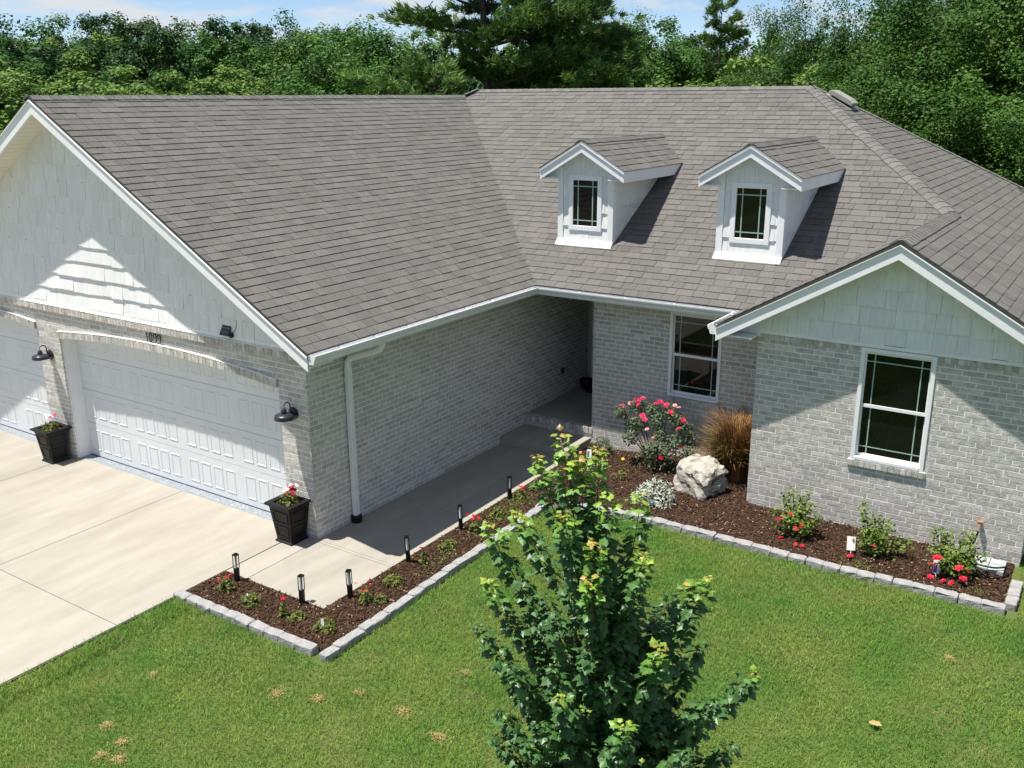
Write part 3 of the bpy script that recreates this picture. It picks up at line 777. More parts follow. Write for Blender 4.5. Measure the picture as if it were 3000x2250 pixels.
# ------------------------------------------------------------------ dormers
def dormer(xc, seed):
    hwid = 0.49; ov = 0.77; yf = 5.625; yr = 5.43; zrd = 4.925; zed = zrd - p_ * ov
    zroof = lambda y: ze + p_ * (y - ye)
    zb = zroof(yf); zt = zrd - 0.13
    core = MB()
    yb_ = ye + (zt - p_ * hwid - 0.12 - ze) / p_ + 0.2
    zside = zed + 0.06
    ybk = ye + (zside - ze) / p_
    core.prism([(xc - hwid, yf, zb - 0.05), (xc + hwid, yf, zb - 0.05), (xc + hwid, yf, zt - p_ * hwid), (xc, yf, zt), (xc - hwid, yf, zt - p_ * hwid)], (0, 0.05, 0))
    for s in (-1, 1):
        x = xc + s * hwid
        core.prism([(x, yf + 0.05, zb - 0.03), (x, ybk, zside), (x, yf + 0.05, zside)], (-s * 0.04, 0, 0))
    Dm = obj('dormer', core, M['shake'], house)
    # front shakes around the window
    wx0, wx1, wz0, wz1 = xc - 0.305, xc + 0.305, zb + 0.195, zb + 1.085
    reg = [(xc - hwid + 0.08, zb + 0.05), (xc + hwid - 0.08, zb + 0.05), (xc + hwid - 0.08, zt - p_ * hwid + 0.04), (xc, zt - 0.0), (xc - hwid + 0.08, zt - p_ * hwid + 0.04)]
    col_l = halfplanes([(xc - hwid + 0.08, zb), (wx0, zb), (wx0, zb + 3), (xc - hwid + 0.08, zb + 3)])
    lst = []
    def part(region, sd):
        for (v, f, r, c, ar) in tabs((0, yf, 0), (1, 0, 0), (0, 0, 1), (0, -1, 0), region, 0.232, (0.14, 0.28), 0.026, jit=0.01, over=0.02, gap=0.002, s_start=zb + 0.03, seed=sd, th_top=0.005):
            obj('shake', MB().add(v, f, r), M['shake'], Dm)
    part([(xc - hwid + 0.08, zb + 0.04), (wx0, zb + 0.04), (wx0, wz1), (xc - hwid + 0.08, wz1)], seed)
    part([(wx1, zb + 0.04), (xc + hwid - 0.08, zb + 0.04), (xc + hwid - 0.08, wz1), (wx1, wz1)], seed + 1)
    part([(wx0, zb + 0.04), (wx1, zb + 0.04), (wx1, wz0), (wx0, wz0)], seed + 2)
    part([(xc - hwid + 0.08, wz1), (xc + hwid - 0.08, wz1), (xc + hwid - 0.08, zt - p_ * (hwid - 0.08) - 0.005), (xc, zt - 0.005), (xc - hwid + 0.08, zt - p_ * (hwid - 0.08) - 0.005)], seed + 3)
    # side shakes on both cheeks
    sm_ = MB()
    for s in (-1, 1):
        x = xc + s * hwid
        reg = [(yf + 0.005, zb + 0.03), (ybk - 0.03, zside), (yf + 0.005, zside)]
        for (v, f, r, c, ar) in tabs((x, 0, 0), (0, 1, 0), (0, 0, 1), (s, 0, 0), reg, 0.232, (0.14, 0.30), 0.026, jit=0.01, over=0.02, gap=0.002, s_start=zb - 0.1, seed=seed + 5, th_top=0.004):
            if s > 0: obj('shake', MB().add(v, f, r), M['shake'], Dm)
            else: sm_.add(v, f, r)
    if sm_.f: stuff(obj('cheek_cladding', sm_, M['shake'], Dm))
    for s in (-1, 1):
        x = xc + s * hwid
        b = MB().box((x - s * 0.075, yf - 0.028, zb - 0.01), (x + s * 0.024, yf + 0.0, zt - p_ * hwid - 0.01)).box((x, yf, zb + 0.0), (x + s * 0.023, yf + 0.08, zt - p_ * hwid - 0.01))
        obj('corner_board', b, M['white'], Dm)
    # window
    fr = MB(); cs = 0.08; y0, y1 = yf - 0.034, yf - 0.004
    fr.box((wx0, y0, wz0), (wx0 + cs, y1, wz1)).box((wx1 - cs, y0, wz0), (wx1, y1, wz1)).box((wx0 + cs, y0, wz1 - cs), (wx1 - cs, y1, wz1)).box((wx0 + cs, y0, wz0), (wx1 - cs, y1, wz0 + cs))
    obj('window_frame', fr, M['white'], Dm, bevel=0.006)
    bx('pane', (wx0 + cs, yf - 0.016, wz0 + cs), (wx1 - cs, yf - 0.008, wz1 - cs), M['glass'], Dm)
    m = MB(); t = 0.017; xa, xb, za_, zb2 = wx0 + cs, wx1 - cs, wz0 + cs, wz1 - cs
    for fx in (0.2, 0.8): m.box((xa + (xb - xa) * fx - t / 2, yf - 0.0225, za_), (xa + (xb - xa) * fx + t / 2, yf - 0.0165, zb2))
    for fz in (0.12, 0.87): m.box((xa, yf - 0.024, za_ + (zb2 - za_) * fz - t / 2), (xb, yf - 0.0228, za_ + (zb2 - za_) * fz + t / 2))
    obj('muntin', m, M['muntin'], Dm)
    # roof slabs, rakes, fascia
    rs = MB(); yE = ye + (zed - ze) / p_; yR = ye + (zrd - ze) / p_
    for s in (-1, 1):
        ob = ov - 0.023; zo = zrd - p_ * ob - 0.012
        rs.prism([(xc, yr + 0.02, zrd - 0.012), (xc + s * ob, yr + 0.02, zo), (xc + s * ob, yE + 0.04, zo), (xc, yR + 0.02, zrd - 0.012)], (0, 0, -0.04))
        # soffit
    obj('dormer_roof', rs, M['shingle'], Dm)
    for s in (-1, 1):
        b = MB(); e = xc + s * ov
        b.prism([(e, yr + 0.012, zed - 0.055), (xc, yr + 0.012, zrd - 0.055), (xc, yr + 0.012, zrd - 0.185), (e, yr + 0.012, zed - 0.185)], (0, 0.03, 0))
        obj('rake_board', b, M['white'], Dm)
        b = MB()
        b.prism([(e, yr + 0.018, zed - 0.010), (xc, yr + 0.018, zrd - 0.010), (xc, yr + 0.018, zrd - 0.0545), (e, yr + 0.018, zed - 0.0545)], (0, 0.02, 0))
        b.prism([(e, yr - 0.006, zed - 0.045), (xc, yr - 0.006, zrd - 0.045), (xc, yr - 0.006, zrd - 0.056), (e, yr - 0.006, zed - 0.056)], (0, 0.0175, 0))
        obj('rake_trim', b, M['gutter'], Dm)
        b = MB(); zl = zed - 0.185
        b.prism([(e, yr + 0.0425, zed - 0.003), (e, ye + (zed - 0.003 - ze) / p_, zed - 0.003), (e, ye + (zl - ze) / p_, zl), (e, yr + 0.0425, zl)], (-s * 0.02, 0, 0))
        b.prism([(e - s * 0.021, yr + 0.0425, zl + 0.02), (e - s * 0.021, ye + (zl + 0.0 - ze) / p_, zl + 0.02), (xc + s * (hwid - 0.02), ye + (zl - ze) / p_, zl + 0.02), (xc + s * (hwid - 0.02), yr + 0.0425, zl + 0.02)], (0, 0, 0.015))
        obj('fascia', b, M['white'], Dm)
    for s in (-1, 1):
        b = MB(); e = xc + s * (ov - 0.022); zl = zed - 0.185; xi = xc + s * (hwid + 0.025)
        b.prism([(e, yf - 0.03, zl + 0.001), (xi, yf - 0.03, zl + 0.001), (xi, yf - 0.03, zl + 0.10 + p_ * (ov - hwid - 0.03)), (e, yf - 0.03, zl + 0.12)], (0, 0.03, 0))
        obj('eave_return', b, M['white'], Dm)
    # rake soffit in front of the wall
    b = MB()
    for s in (-1, 1):
        b.prism([(xc, yr + 0.0425, zrd - 0.16), (xc + s * ov * 0.97, yr + 0.0425, zed - 0.16 + p_ * ov * 0.03), (xc + s * ov * 0.97, yf, zed - 0.16 + p_ * ov * 0.03), (xc, yf, zrd - 0.16)], (0, 0, 0.015))
    obj('soffit', b, M['white'], Dm)
    # shingles
    st = MB()
    for s in (-1, 1):
        nn = unit((s * p_, 0, 1)); up = unit((-s, 0, p_))
        reg = [(yr, 0), (yE, 0), (yR + 0.02, ov * SL), (yr, ov * SL)]
        for (v, f, r, c, ar) in tabs((xc + s * (ov + 0.015), 0, zed - 0.015 * p_), (0, 1, 0), up, nn, reg, EX, (0.10, 0.26), TH, seed=seed + 9 + s):
            if s > 0: obj('shingle', MB().add(v, f, r), M['shingle'], Dm)
            else: st.add(v, f, r)
    stuff(obj('shingle_course', st, M['shingle'], Dm))
    n0 = len(CAPS)
    caps((xc, yr, zrd), (xc, yR + 0.05, zrd), V3(1, 0, -p_) / SL, V3(-1, 0, -p_) / SL, half=0.13, seed=seed + 20, ex=0.10)
    for i in range(n0, len(CAPS)): CAPS[i] = CAPS[i][:6] + (Dm,)
    fl = MB()
    fl.prism([(xc - hwid - 0.03, yf - 0.11, zroof(yf - 0.11) + 0.016), (xc + hwid + 0.03, yf - 0.11, zroof(yf - 0.11) + 0.016), (xc + hwid + 0.03, yf - 0.028, zroof(yf) + 0.04), (xc - hwid - 0.03, yf - 0.028, zroof(yf) + 0.04)], (0, 0, -0.012))
    fl.box((xc - hwid, yf - 0.030, zb), (xc + hwid, yf, zb + 0.05))
    obj('flashing', fl, M['mortar'], Dm)
    sf = MB()
    for s in (1, -1):
        x = xc + s * (hwid + 0.03)
        a0 = (x, yf + 0.02, zroof(yf + 0.02) + 0.012); a1 = (x, ybk - 0.1, zroof(ybk - 0.1) + 0.012)
        sf.obox(a0, np.array(a1) - np.array(a0), (-s * 0.012, 0, 0), (0, 0, 0.045))
    obj('step_flashing', sf, M['gutter'], Dm)
dormer(0.832, 100); dormer(3.613, 140)
emit(SH, 'shingle', M['shingle'], None, house, 'shingle_course', limit=220)
emit(CAPS, 'ridge_cap', M['cap'], None, house, 'ridge_cap_row', limit=300)
emit(SHK, 'shake', M['shake'], None, house, 'shake_course', limit=230)

# ------------------------------------------------------------------ garage doors
def garage_door(D, sp, ri, groups):
    g = MB(); yd = 0.25; x0, x1 = D[0] - 0.02, D[1] + 0.02
    Dr = bx('garage_door', (x0, yd + 0.012, 0.012), (x1, yd + 0.05, 2.36), M['door'], house)
    hs = 0.568; wd = D[1] - D[0]
    for k in range(4):
        z0 = 0.014 + k * hs
        bx('door_section', (x0, yd, z0), (x1, yd + 0.011, z0 + hs - 0.006), M['door'], Dr)
        for gi in range(groups):
            gw_ = wd / groups; gx = D[0] + gw_ * gi + (gw_ - 0.267 * 3 - 0.205) / 2
            for j in range(4):
                a = gx + 0.267 * j; b = a + 0.205; za_, zb_ = z0 + 0.10, z0 + 0.46
                # bevelled rectangular bead around a slightly sunk field
                t = 0.026; d = 0.0075; p = MB()
                O_ = [(a, za_), (b, za_), (b, zb_), (a, zb_)]
                Mi = [(a + t * 0.5, za_ + t * 0.5), (b - t * 0.5, za_ + t * 0.5), (b - t * 0.5, zb_ - t * 0.5), (a + t * 0.5, zb_ - t * 0.5)]
                I_ = [(a + t, za_ + t), (b - t, za_ + t), (b - t, zb_ - t), (a + t, zb_ - t)]
                vs = [(x, yd - 0.0005, z) for x, z in O_] + [(x, yd - d, z) for x, z in Mi] + [(x, yd - 0.0008, z) for x, z in I_]
                fs = []
                for i in range(4):
                    fs.append((i, (i + 1) % 4, (i + 1) % 4 + 4, i + 4)); fs.append((i + 4, (i + 1) % 4 + 4, (i + 1) % 4 + 8, i + 8))
                fs.append((8, 9, 10, 11))
                p.add(vs, fs)
                obj('door_panel', p, M['door'], Dr)
    bx('weather_strip', (x0, yd - 0.004, 0.003), (x1, yd + 0.05, 0.0135), M['black'], Dr)
    jb = MB()
    jb.box((D[0] - 0.03, 0.0605, 0.0), (D[0] + 0.004, yd + 0.05, sp + 0.02)); jb.box((D[1] - 0.004, 0.0605, 0.0), (D[1] + 0.03, yd + 0.05, sp + 0.02))
    jb.box((D[0] + 0.0045, yd - 0.012, 0.012), (D[0] + 0.028, yd - 0.001, sp + 0.1)); jb.box((D[1] - 0.028, yd - 0.012, 0.012), (D[1] - 0.0045, yd - 0.001, sp + 0.1))
    N = 26
    for i in range(N):
        a = D[0] + wd * i / N; b = D[0] + wd * (i + 1) / N
        za_, zb_ = arch_z(a, D, sp, ri), arch_z(b, D, sp, ri)
        jb.prism([(a, 0.0605, za_ + 0.0), (b, 0.0605, zb_ + 0.0), (b, 0.0605, zb_ + 0.05), (a, 0.0605, za_ + 0.05)], (0, yd - 0.0605 + 0.05, 0))
    obj('door_jamb', jb, M['white'], house)
garage_door(D1, *ARCH[D1], 4); garage_door(D2, *ARCH[D2], 2)

# ------------------------------------------------------------------ porch, door
bx('porch_floor', (0.0, MY + 0.1, 0.0), (PX, 7.45, 0.30), M['concrete'], house)
ps = MB(); x = 0.004
while x < PX + 0.005:
    ps.box((x, MY - 0.02 + rg.uniform(-.002, .002), 0.20), (min(x + 0.066, PX + 0.01), MY + 0.098, 0.305), rg.random()); x += 0.075
x = 0.004
while x < PX: ps.box((x, MY - 0.005, 0.10), (min(x + 0.235, PX), MY + 0.09, 0.19), rg.random()); x += 0.245
stuff(obj('step_brickwork', ps, M['brick'], house))
bx('step_core', (0.001, MY + 0.003, 0.0), (PX - 0.001, MY + 0.097, 0.298), M['mortar'], house)
bx('porch_ceiling', (0.0, MY + 0.1, 2.54), (PX, 7.45, 2.561), M['white'], house)
dfm = bx('entry_door', (0.22, 7.40, 0.301), (1.14, 7.449, 2.36), M['entry'], house)
dm_ = MB()
for z0, z1 in ((0.45, 1.15), (1.3, 2.2)):
    dm_.box((0.36, 7.39, z0), (1.0, 7.3995, z1))
obj('door_panel', dm_, M['entry'], dfm)
obj('handle', MB().tube([(0.30, 7.385, 1.25), (0.30, 7.35, 1.27), (0.30, 7.35, 1.42), (0.30, 7.385, 1.44)], 0.012, 6), M['black'], dfm)
df = MB().box((0.13, 7.395, 0.301), (0.2195, 7.449, 2.45)).box((1.1405, 7.395, 0.301), (1.23, 7.449, 2.45)).box((0.2195, 7.395, 2.361), (1.1405, 7.449, 2.45))
obj('door_frame', df, M['white'], house)
tag(bx('doormat', (0.25, 6.75, 0.301), (0.98, 7.22, 0.318), M['doormat'], bevel=0.004), 'dark brown doormat on the porch floor before the entry', 'doormat')
t = thing('outlet_box', 'small dark outlet box low on the shaded garage side wall by the porch', 'outlet box', (0.012, 6.25, 0.80))
bx('cover', (0.0, -0.06, -0.05), (0.045, 0.06, 0.06), M['vent'], t, bevel=0.008)
bx('lid', (0.0455, -0.05, -0.04), (0.055, 0.05, 0.05), M['black'], t, bevel=0.004)
t = thing('porch_urn', 'small black pot in the dark corner of the porch near the door', 'pot', (0.17, 6.95, 0.301))
obj('pot', MB().lathe((0, 0, 0), [(0.07, 0), (0.10, 0.04), (0.13, 0.16), (0.12, 0.2), (0.105, 0.2), (0.10, 0.17)], 14), M['black'], t, smooth=False)
obj('soil', MB().lathe((0, 0, 0.171), [(0.098, 0), (0.09, 0.006)], 14), M['soil'], t)

# ------------------------------------------------------------------ roof vent
vx, vy = 3.60, 10.0
t = thing('roof_vent', 'low grey box vent on the roof just below the right end of the main ridge', 'roof vent', (vx, vy, zm - p_ * (vx - xm1) + 0.012))
t.rotation_euler = (0, math.atan(p_), 0)
obj('base', MB().box((-0.28, -0.24, 0.0), (0.28, 0.24, 0.012)), M['vent'], t)
obj('hood', MB().prism([(-0.24, -0.19, 0.035), (0.24, -0.19, 0.05), (0.24, -0.19, 0.115), (0.14, -0.19, 0.135), (-0.20, -0.19, 0.125), (-0.24, -0.19, 0.09)], (0, 0.38, 0)), M['vent'], t, bevel=0.012)
obj('collar', MB().box((-0.17, -0.14, 0.0125), (0.17, 0.14, 0.0345)), M['black'], t)

# ------------------------------------------------------------------ ground, driveway, walkway
def h_ground(x, y): return gz(x, y) - 0.035
def axis_pts(lo, hi, n0, far):
    a = np.linspace(lo, hi, n0); g = np.geomspace(1, far, 14)
    return np.r_[lo - g[::-1], a, hi + g]
gx = axis_pts(-12, 12, 61, 620); gy = axis_pts(-14, 14, 71, 620)
XX, YY = np.meshgrid(gx, gy); ZZ = h_ground(XX, YY)
onslab = ((XX < -0.5) & (YY < 0.6)) | ((XX < 1.75) & (XX > -0.4) & (YY > -1.7) & (YY < 5.6)) | ((XX < 8) & (YY > 4.2) & (YY < 17) & (XX > -9.4))
ZZ = np.where(onslab, np.minimum(ZZ, -0.16), ZZ)
v = np.c_[XX.ravel(), YY.ravel(), ZZ.ravel()]
nx, ny = len(gx), len(gy)
ii = (np.arange(ny - 1)[:, None] * nx + np.arange(nx - 1)).ravel()
f = np.c_[ii, ii + 1, ii + 1 + nx, ii + nx]
structure(link('ground', npmesh('ground', v, f, M['ground'])))

DRV = structure(bx('driveway', (-14.0, -12.0, -0.07), (-0.345, 0.085, -0.012), M['joint']))
xs = [-14.0, -11.0, -8.25, -5.52, -2.85, -0.352]; ys = [0.085, -2.75, -5.55, -8.4, -12.0]
for i in range(5):
    for j in range(4):
        a, b = xs[i] + 0.004, xs[i + 1] - 0.004; c, d = ys[j + 1] + 0.004, ys[j] - (0.0 if j == 0 else 0.004)
        m_ = MB().box((a, c, -0.06), (b, d, 0.0), random.random())
        obj('concrete_slab', m_, M['concrete'], DRV, bevel=0.004)
for D in (D1, D2):
    structure(bx('garage_apron', (D[0], 0.086, -0.06), (D[1], 0.262, 0.001), M['apron']))
WK = structure(bx('walkway', (-0.34, -1.235, -0.065), (1.315, 4.3, -0.012), M['joint']))
def wslab(a, b, c, d, z=0.0, z0=-0.06): 
    obj('concrete_slab', MB().box((a, c, z0), (b, d, z), random.random()), M['concrete'], WK, bevel=0.005)
wslab(-0.338, 0.028, -1.235, -0.008)
wslab(0.036, 1.32, -1.235, -0.052); wslab(0.036, 1.32, -0.044, -0.0); wslab(0.002, 1.32, 0.006, 1.636)
wslab(0.002, 1.32, 1.644, 3.206); wslab(0.002, 1.32, 3.214, 4.29)
structure(bx('raised_slab', (0.002, 4.292, -0.06), (PX, MY - 0.022, 0.135), M['concrete'], bevel=0.006))
structure(bx('slab_footing', (-0.335, -1.239, -0.09), (-0.30, -1.2355, -0.001), M['concrete']))

# ------------------------------------------------------------------ mulch beds
BEDS = [(-0.335, 1.95, -1.86, -1.24), (1.325, 1.95, -1.24, 2.72), (1.325, 4.44, 2.72, MY - 0.003), (1.95, 4.44, 2.64, 2.72), (4.44, 7.80, 2.64, yw - 0.003)]
def in_bed(x, y):
    r = np.zeros(np.shape(x), bool)
    for a, b, c, d in BEDS: r |= (x > a) & (x < b) & (y > c) & (y < d)
    return r
vs = []; fs = []; base = 0
for a, b, c, d in BEDS:
    n1 = max(2, int((b - a) / 0.05)); n2 = max(2, int((d - c) / 0.05))
    X, Y = np.meshgrid(np.linspace(a, b, n1), np.linspace(c, d, n2))
    Z = gz(X, Y) + RNG.normal(0, 0.006, X.shape) - 0.012
    vs.append(np.c_[X.ravel(), Y.ravel(), Z.ravel()])
    q = (np.arange(n2 - 1)[:, None] * n1 + np.arange(n1 - 1)).ravel() + base
    fs.append(np.c_[q, q + 1, q + 1 + n1, q + n1]); base += n1 * n2
structure(link('mulch_bed', npmesh('mulch_bed', np.vstack(vs), np.vstack(fs), M['mulch'])))

def chips(name, n, m, lmin, lmax, wmin, wmax, beds=BEDS, thick=0.006):
    areas = np.array([(b - a) * (d - c) for a, b, c, d in beds]); k = RNG.choice(len(beds), n, p=areas / areas.sum())
    B = np.array(beds)[k]
    x = B[:, 0] + (B[:, 1] - B[:, 0]) * RNG.random(n); y = B[:, 2] + (B[:, 3] - B[:, 2]) * RNG.random(n)
    z = gz(x, y) - 0.008 + RNG.random(n) * 0.014
    th = RNG.random(n) * 2 * np.pi; el = RNG.normal(0, 0.28, n); ro = RNG.normal(0, 0.4, n)
    L = RNG.uniform(lmin, lmax, n) / 2; W = RNG.uniform(wmin, wmax, n) / 2; T = np.full(n, thick / 2)
    d = np.c_[np.cos(th) * np.cos(el), np.sin(th) * np.cos(el), np.sin(el)]
    s = np.c_[-np.sin(th), np.cos(th), np.zeros(n)]; u = np.cross(d, s)
    s2 = s * np.cos(ro)[:, None] + u * np.sin(ro)[:, None]; u2 = np.cross(d, s2)
    c = np.c_[x, y, z]
    cs = [(-1, -1, -1), (1, -.6, -1), (1, .6, -1), (-1, 1, -1), (-1, -1, 1), (1, -.6, 1), (1, .6, 1), (-1, 1, 1)]
    v = np.stack([c + d * (L * a)[:, None] + s2 * (W * b)[:, None] + u2 * (T * e)[:, None] for a, b, e in cs], 1).reshape(-1, 3)
    fq = np.array([(4, 5, 6, 7), (0, 1, 5, 4), (1, 2, 6, 5), (2, 3, 7, 6), (3, 0, 4, 7)])
    f = (np.arange(n)[:, None, None] * 8 + fq).reshape(-1, 4)
    r = np.repeat(RNG.random(n), 5)
    return stuff(link(name, npmesh(name, v, f, m, r)))
tag(chips('mulch_chips', 22000, M['chip'], 0.02, 0.065, 0.006, 0.018), 'dark brown shredded bark mulch covering the flower beds', 'mulch')
tag(chips('wood_flecks', 1500, M['chip_pale'], 0.008, 0.03, 0.005, 0.014), 'pale wood flecks scattered over the dark mulch', 'wood flecks')

# ------------------------------------------------------------------ edging stones
def stone_mesh(seed, L, Wd=0.118, H=0.10):
    rgs = np.random.default_rng(seed)
    nx_, ny_, nz_ = 5, 4, 4
    pts = {}; vs = []; fs = []
    def vid(i, j, k):
        if (i, j, k) not in pts:
            g4 = (-1, -0.72, 0.72, 1); g5 = (-1, -0.82, 0.05, 0.82, 1)
            u = np.array([g5[i], g4[j], g4[k]], float); e = int(np.sum(np.abs(u) > 0.99))
            if e >= 2: u = np.where(np.abs(u) > 0.99, u * (0.955 if e == 2 else 0.91), u)
            w = u * np.array([L / 2, Wd / 2, H / 2]) + rgs.normal(0, 0.0032, 3)
            pts[(i, j, k)] = len(vs); vs.append(w)
        return pts[(i, j, k)]
    for i in range(nx_ - 1):
        for j in range(ny_ - 1):
            for k in (0, nz_ - 1):
                q = [vid(i, j, k), vid(i + 1, j, k), vid(i + 1, j + 1, k), vid(i, j + 1, k)]; fs.append(tuple(q if k else q[::-1]))
    for i in range(nx_ - 1):
        for k in range(nz_ - 1):
            for j in (0, ny_ - 1):
                q = [vid(i, j, k), vid(i + 1, j, k), vid(i + 1, j, k + 1), vid(i, j, k + 1)]; fs.append(tuple(q if not j else q[::-1]))
    for j in range(ny_ - 1):
        for k in range(nz_ - 1):
            for i in (0, nx_ - 1):
                q = [vid(i, j, k), vid(i, j + 1, k), vid(i, j + 1, k + 1), vid(i, j, k + 1)]; fs.append(tuple(q if i else q[::-1]))
    me = bpy.data.meshes.new('edging_stone'); me.from_pydata([tuple(q) for q in vs], [], fs)
    me.materials.append(M['stone']); me.update()
    return me
ST = [stone_mesh(i, 0.195 + 0.012 * (i % 5)) for i in range(10)]
ORD = ('first second third fourth fifth sixth seventh eighth ninth tenth eleventh twelfth thirteenth fourteenth fifteenth sixteenth seventeenth eighteenth '
       'nineteenth twentieth twenty-first twenty-second twenty-third twenty-fourth twenty-fifth twenty-sixth twenty-seventh twenty-eighth').split()
sgr = random.Random(9)
STONES = []
def stone_row(pts, label, group, first=None, last=None):
    pts = [np.array(q, float) for q in pts]
    seg = [np.linalg.norm(pts[i + 1] - pts[i]) for i in range(len(pts) - 1)]; tot = sum(seg)
    s = 0.0; row = []
    while s < tot - 0.09:
        k = sgr.randrange(10); L = 0.195 + 0.012 * (k % 5) + 0.002
        if s + L > tot + 0.07: break
        m_ = s + L / 2; a = m_; i = 0
        while i < len(seg) - 1 and a > seg[i]: a -= seg[i]; i += 1
        d = unit(pts[i + 1] - pts[i]); c = pts[i] + d * a
        o = link('edging_stone', ST[k])
        o.location = (c[0] + sgr.uniform(-.006, .006), c[1] + sgr.uniform(-.006, .006), float(gz(c[0], c[1])) + sgr.uniform(-0.004, 0.006))
        o.rotation_euler = (sgr.uniform(-.04, .04), sgr.uniform(-.03, .03), math.atan2(d[1], d[0]) + sgr.uniform(-.025, .025) + (math.pi if sgr.random() < .5 else 0))
        tag(o, label, 'edging stone', group); row.append(o); s += L
    for i, o in enumerate(row): o['label'] = ORD[min(i, 27)] + ' ' + label
    if first: row[0]['label'] = first
    if last: row[-1]['label'] = last
    STONES.extend(row)
G_ST = 'pale edging stones around the flower beds'
stone_row([(-0.36, -1.945), (1.86, -1.925)], 'stone from the driveway in the pale edging row of the front bed', G_ST, first='first edging stone at the driveway edge, with grass growing against it', last='edging stone beside the outer corner of the front bed')
stone_row([(2.035, -1.98), (2.03, -1.2), (2.01, 0.0), (2.02, 1.2), (2.02, 2.2), (1.98, 2.52)], 'stone from the front corner in the pale edging row alongside the walkway', G_ST, first='edging stone forming the outer corner of the bed by the lawn')
stone_row([(2.10, 2.63), (2.9, 2.585), (4.4, 2.565), (6.0, 2.545), (7.845, 2.60)], 'stone from the maple in the long pale edging row before the gable', G_ST, last='edging stone at the lawn corner of the gable bed')
stone_row([(7.885, 2.685), (7.89, 3.42)], 'stone from the lawn in the short edging row at the right house corner', G_ST)

# ------------------------------------------------------------------ lawn
def in_stone(x, y):
    r = (np.abs(y + 1.935) < 0.075) & (x > -0.45) & (x < 2.1)
    r |= (np.abs(x - 2.02) < 0.072) & (y > -2.05) & (y < 2.62)
    r |= (np.abs(y - 2.57) < 0.08) & (x > 1.95) & (x < 7.96)
    r |= (np.abs(x - 7.89) < 0.075) & (y > 2.55) & (y < 3.52)
    return r
TUFTS = [(3.28, -2.18, .10), (3.81, -2.29, .11), (1.61, -4.08, .10), (1.10, -3.86, .08), (1.44, -4.14, .09), (1.42, -3.93, .08), (2.73, -2.19, .07), (2.06, -2.65, .13), (2.47, -2.48, .09),
         (3.40, -1.35, .05), (7.5, 1.36, .07), (0.75, -3.1, .05)]
def blades(n, xr_, yr_, lmin, lmax, wmin, wmax, dens=None):
    x = RNG.uniform(*xr_, n); y = RNG.uniform(*yr_, n)
    ok = ~in_bed(x, y) & ~in_stone(x, y) & ~((x < -0.31)) & ~((x > -0.40) & (x < 2.05) & (y > -1.95) & (y < 6)) & ~((x > 1.9) & (x < 7.88) & (y > 2.57))
    for tx, ty, tr in TUFTS: ok &= ~(((x - tx) ** 2 + (y - ty) ** 2 < (tr * 0.8) ** 2) & (RNG.random(n) < 0.6))
    x = x[ok]; y = y[ok]
    n = len(x); z = h_ground(x, y)
    th = RNG.random(n) * 2 * np.pi; lean = RNG.uniform(0.25, 1.15, n); L = RNG.uniform(lmin, lmax, n); W = RNG.uniform(wmin, wmax, n) / 2
    # slow variation in length makes tussocks
    L *= 0.8 + 0.35 * (np.sin(x * 2.3 + 1.3 * np.sin(y * 1.7)) * np.sin(y * 2.9 + 0.7 * np.sin(x * 3.1)) * 0.5 + 0.5)
    d = np.c_[np.cos(th), np.sin(th), np.zeros(n)]; s = np.c_[-np.sin(th), np.cos(th), np.zeros(n)]
    c = np.c_[x, y, z]; up = np.array([0, 0, 1.0])
    m1 = c + d * (L * 0.45 * np.sin(lean * 0.6))[:, None] + up * (L * 0.5 * np.cos(lean * 0.6))[:, None]
    tp = m1 + d * (L * 0.55 * np.sin(lean * 1.35))[:, None] + up * (L * 0.55 * np.cos(lean * 1.35))[:, None]
    v = np.stack([c - s * W[:, None], m1 + s * W[:, None], m1 - s * (W * 0.55)[:, None], tp], 1).reshape(-1, 3)
    base_ = np.arange(n)[:, None] * 4
    return v, (base_ + np.array([0, 1, 2])), (base_ + np.array([2, 1, 3])), None, RNG.random(n)
def lawn(name, n, *a, m='grass', **k):
    v, f1, f2, f3, r = blades(n, *a, **k)
    f = np.vstack([f1, f2]); rr = np.r_[r, r]
    return stuff(link(name, npmesh(name, v, f, M[m], rr)))
tag(lawn('lawn_grass', 470000, (-0.32, 9.4), (-6.2, 4.2), 0.04, 0.08, 0.0045, 0.0085), 'mown green lawn grass in front of the house', 'grass')
tag(lawn('open_grass', 70000, (9.4, 15.0), (-6.2, 4.2), 0.05, 0.09, 0.008, 0.013), 'open lawn grass to the right of the house', 'grass')
tag(lawn('side_grass', 60000, (7.95, 15.0), (4.2, 14.0), 0.05, 0.11, 0.01, 0.016), 'lawn grass beyond the right corner of the house', 'grass')
tag(lawn('edge_grass', 5200, (-0.42, 0.02), (-6.2, -2.0), 0.07, 0.14, 0.005, 0.009), 'longer ragged grass along the driveway edge', 'grass')
wn = 15; wx = []; 
for _ in range(wn):
    cx_, cy_ = RNG.uniform(0.2, 8.5), RNG.uniform(-4.4, 2.3)
    if in_bed(cx_, cy_) or cx_ < 2.2 and cy_ > -2.1: continue
    k_ = RNG.integers(60, 200); wx.append(np.c_[cx_ + RNG.normal(0, RNG.uniform(.15, .35), k_), cy_ + RNG.normal(0, RNG.uniform(.12, .3), k_)])
wx = np.vstack(wx); kk = len(wx); cz_ = h_ground(wx[:, 0], wx[:, 1]) + RNG.uniform(.035, .07, kk)
wth = RNG.random(kk) * 6.28; wd_ = np.c_[np.cos(wth), np.sin(wth), RNG.normal(.1, .25, kk)]; wsd = np.c_[-np.sin(wth), np.cos(wth), RNG.normal(0, .2, kk)]; wc = np.c_[wx, cz_]; wl = RNG.uniform(.008, .019, kk)[:, None]
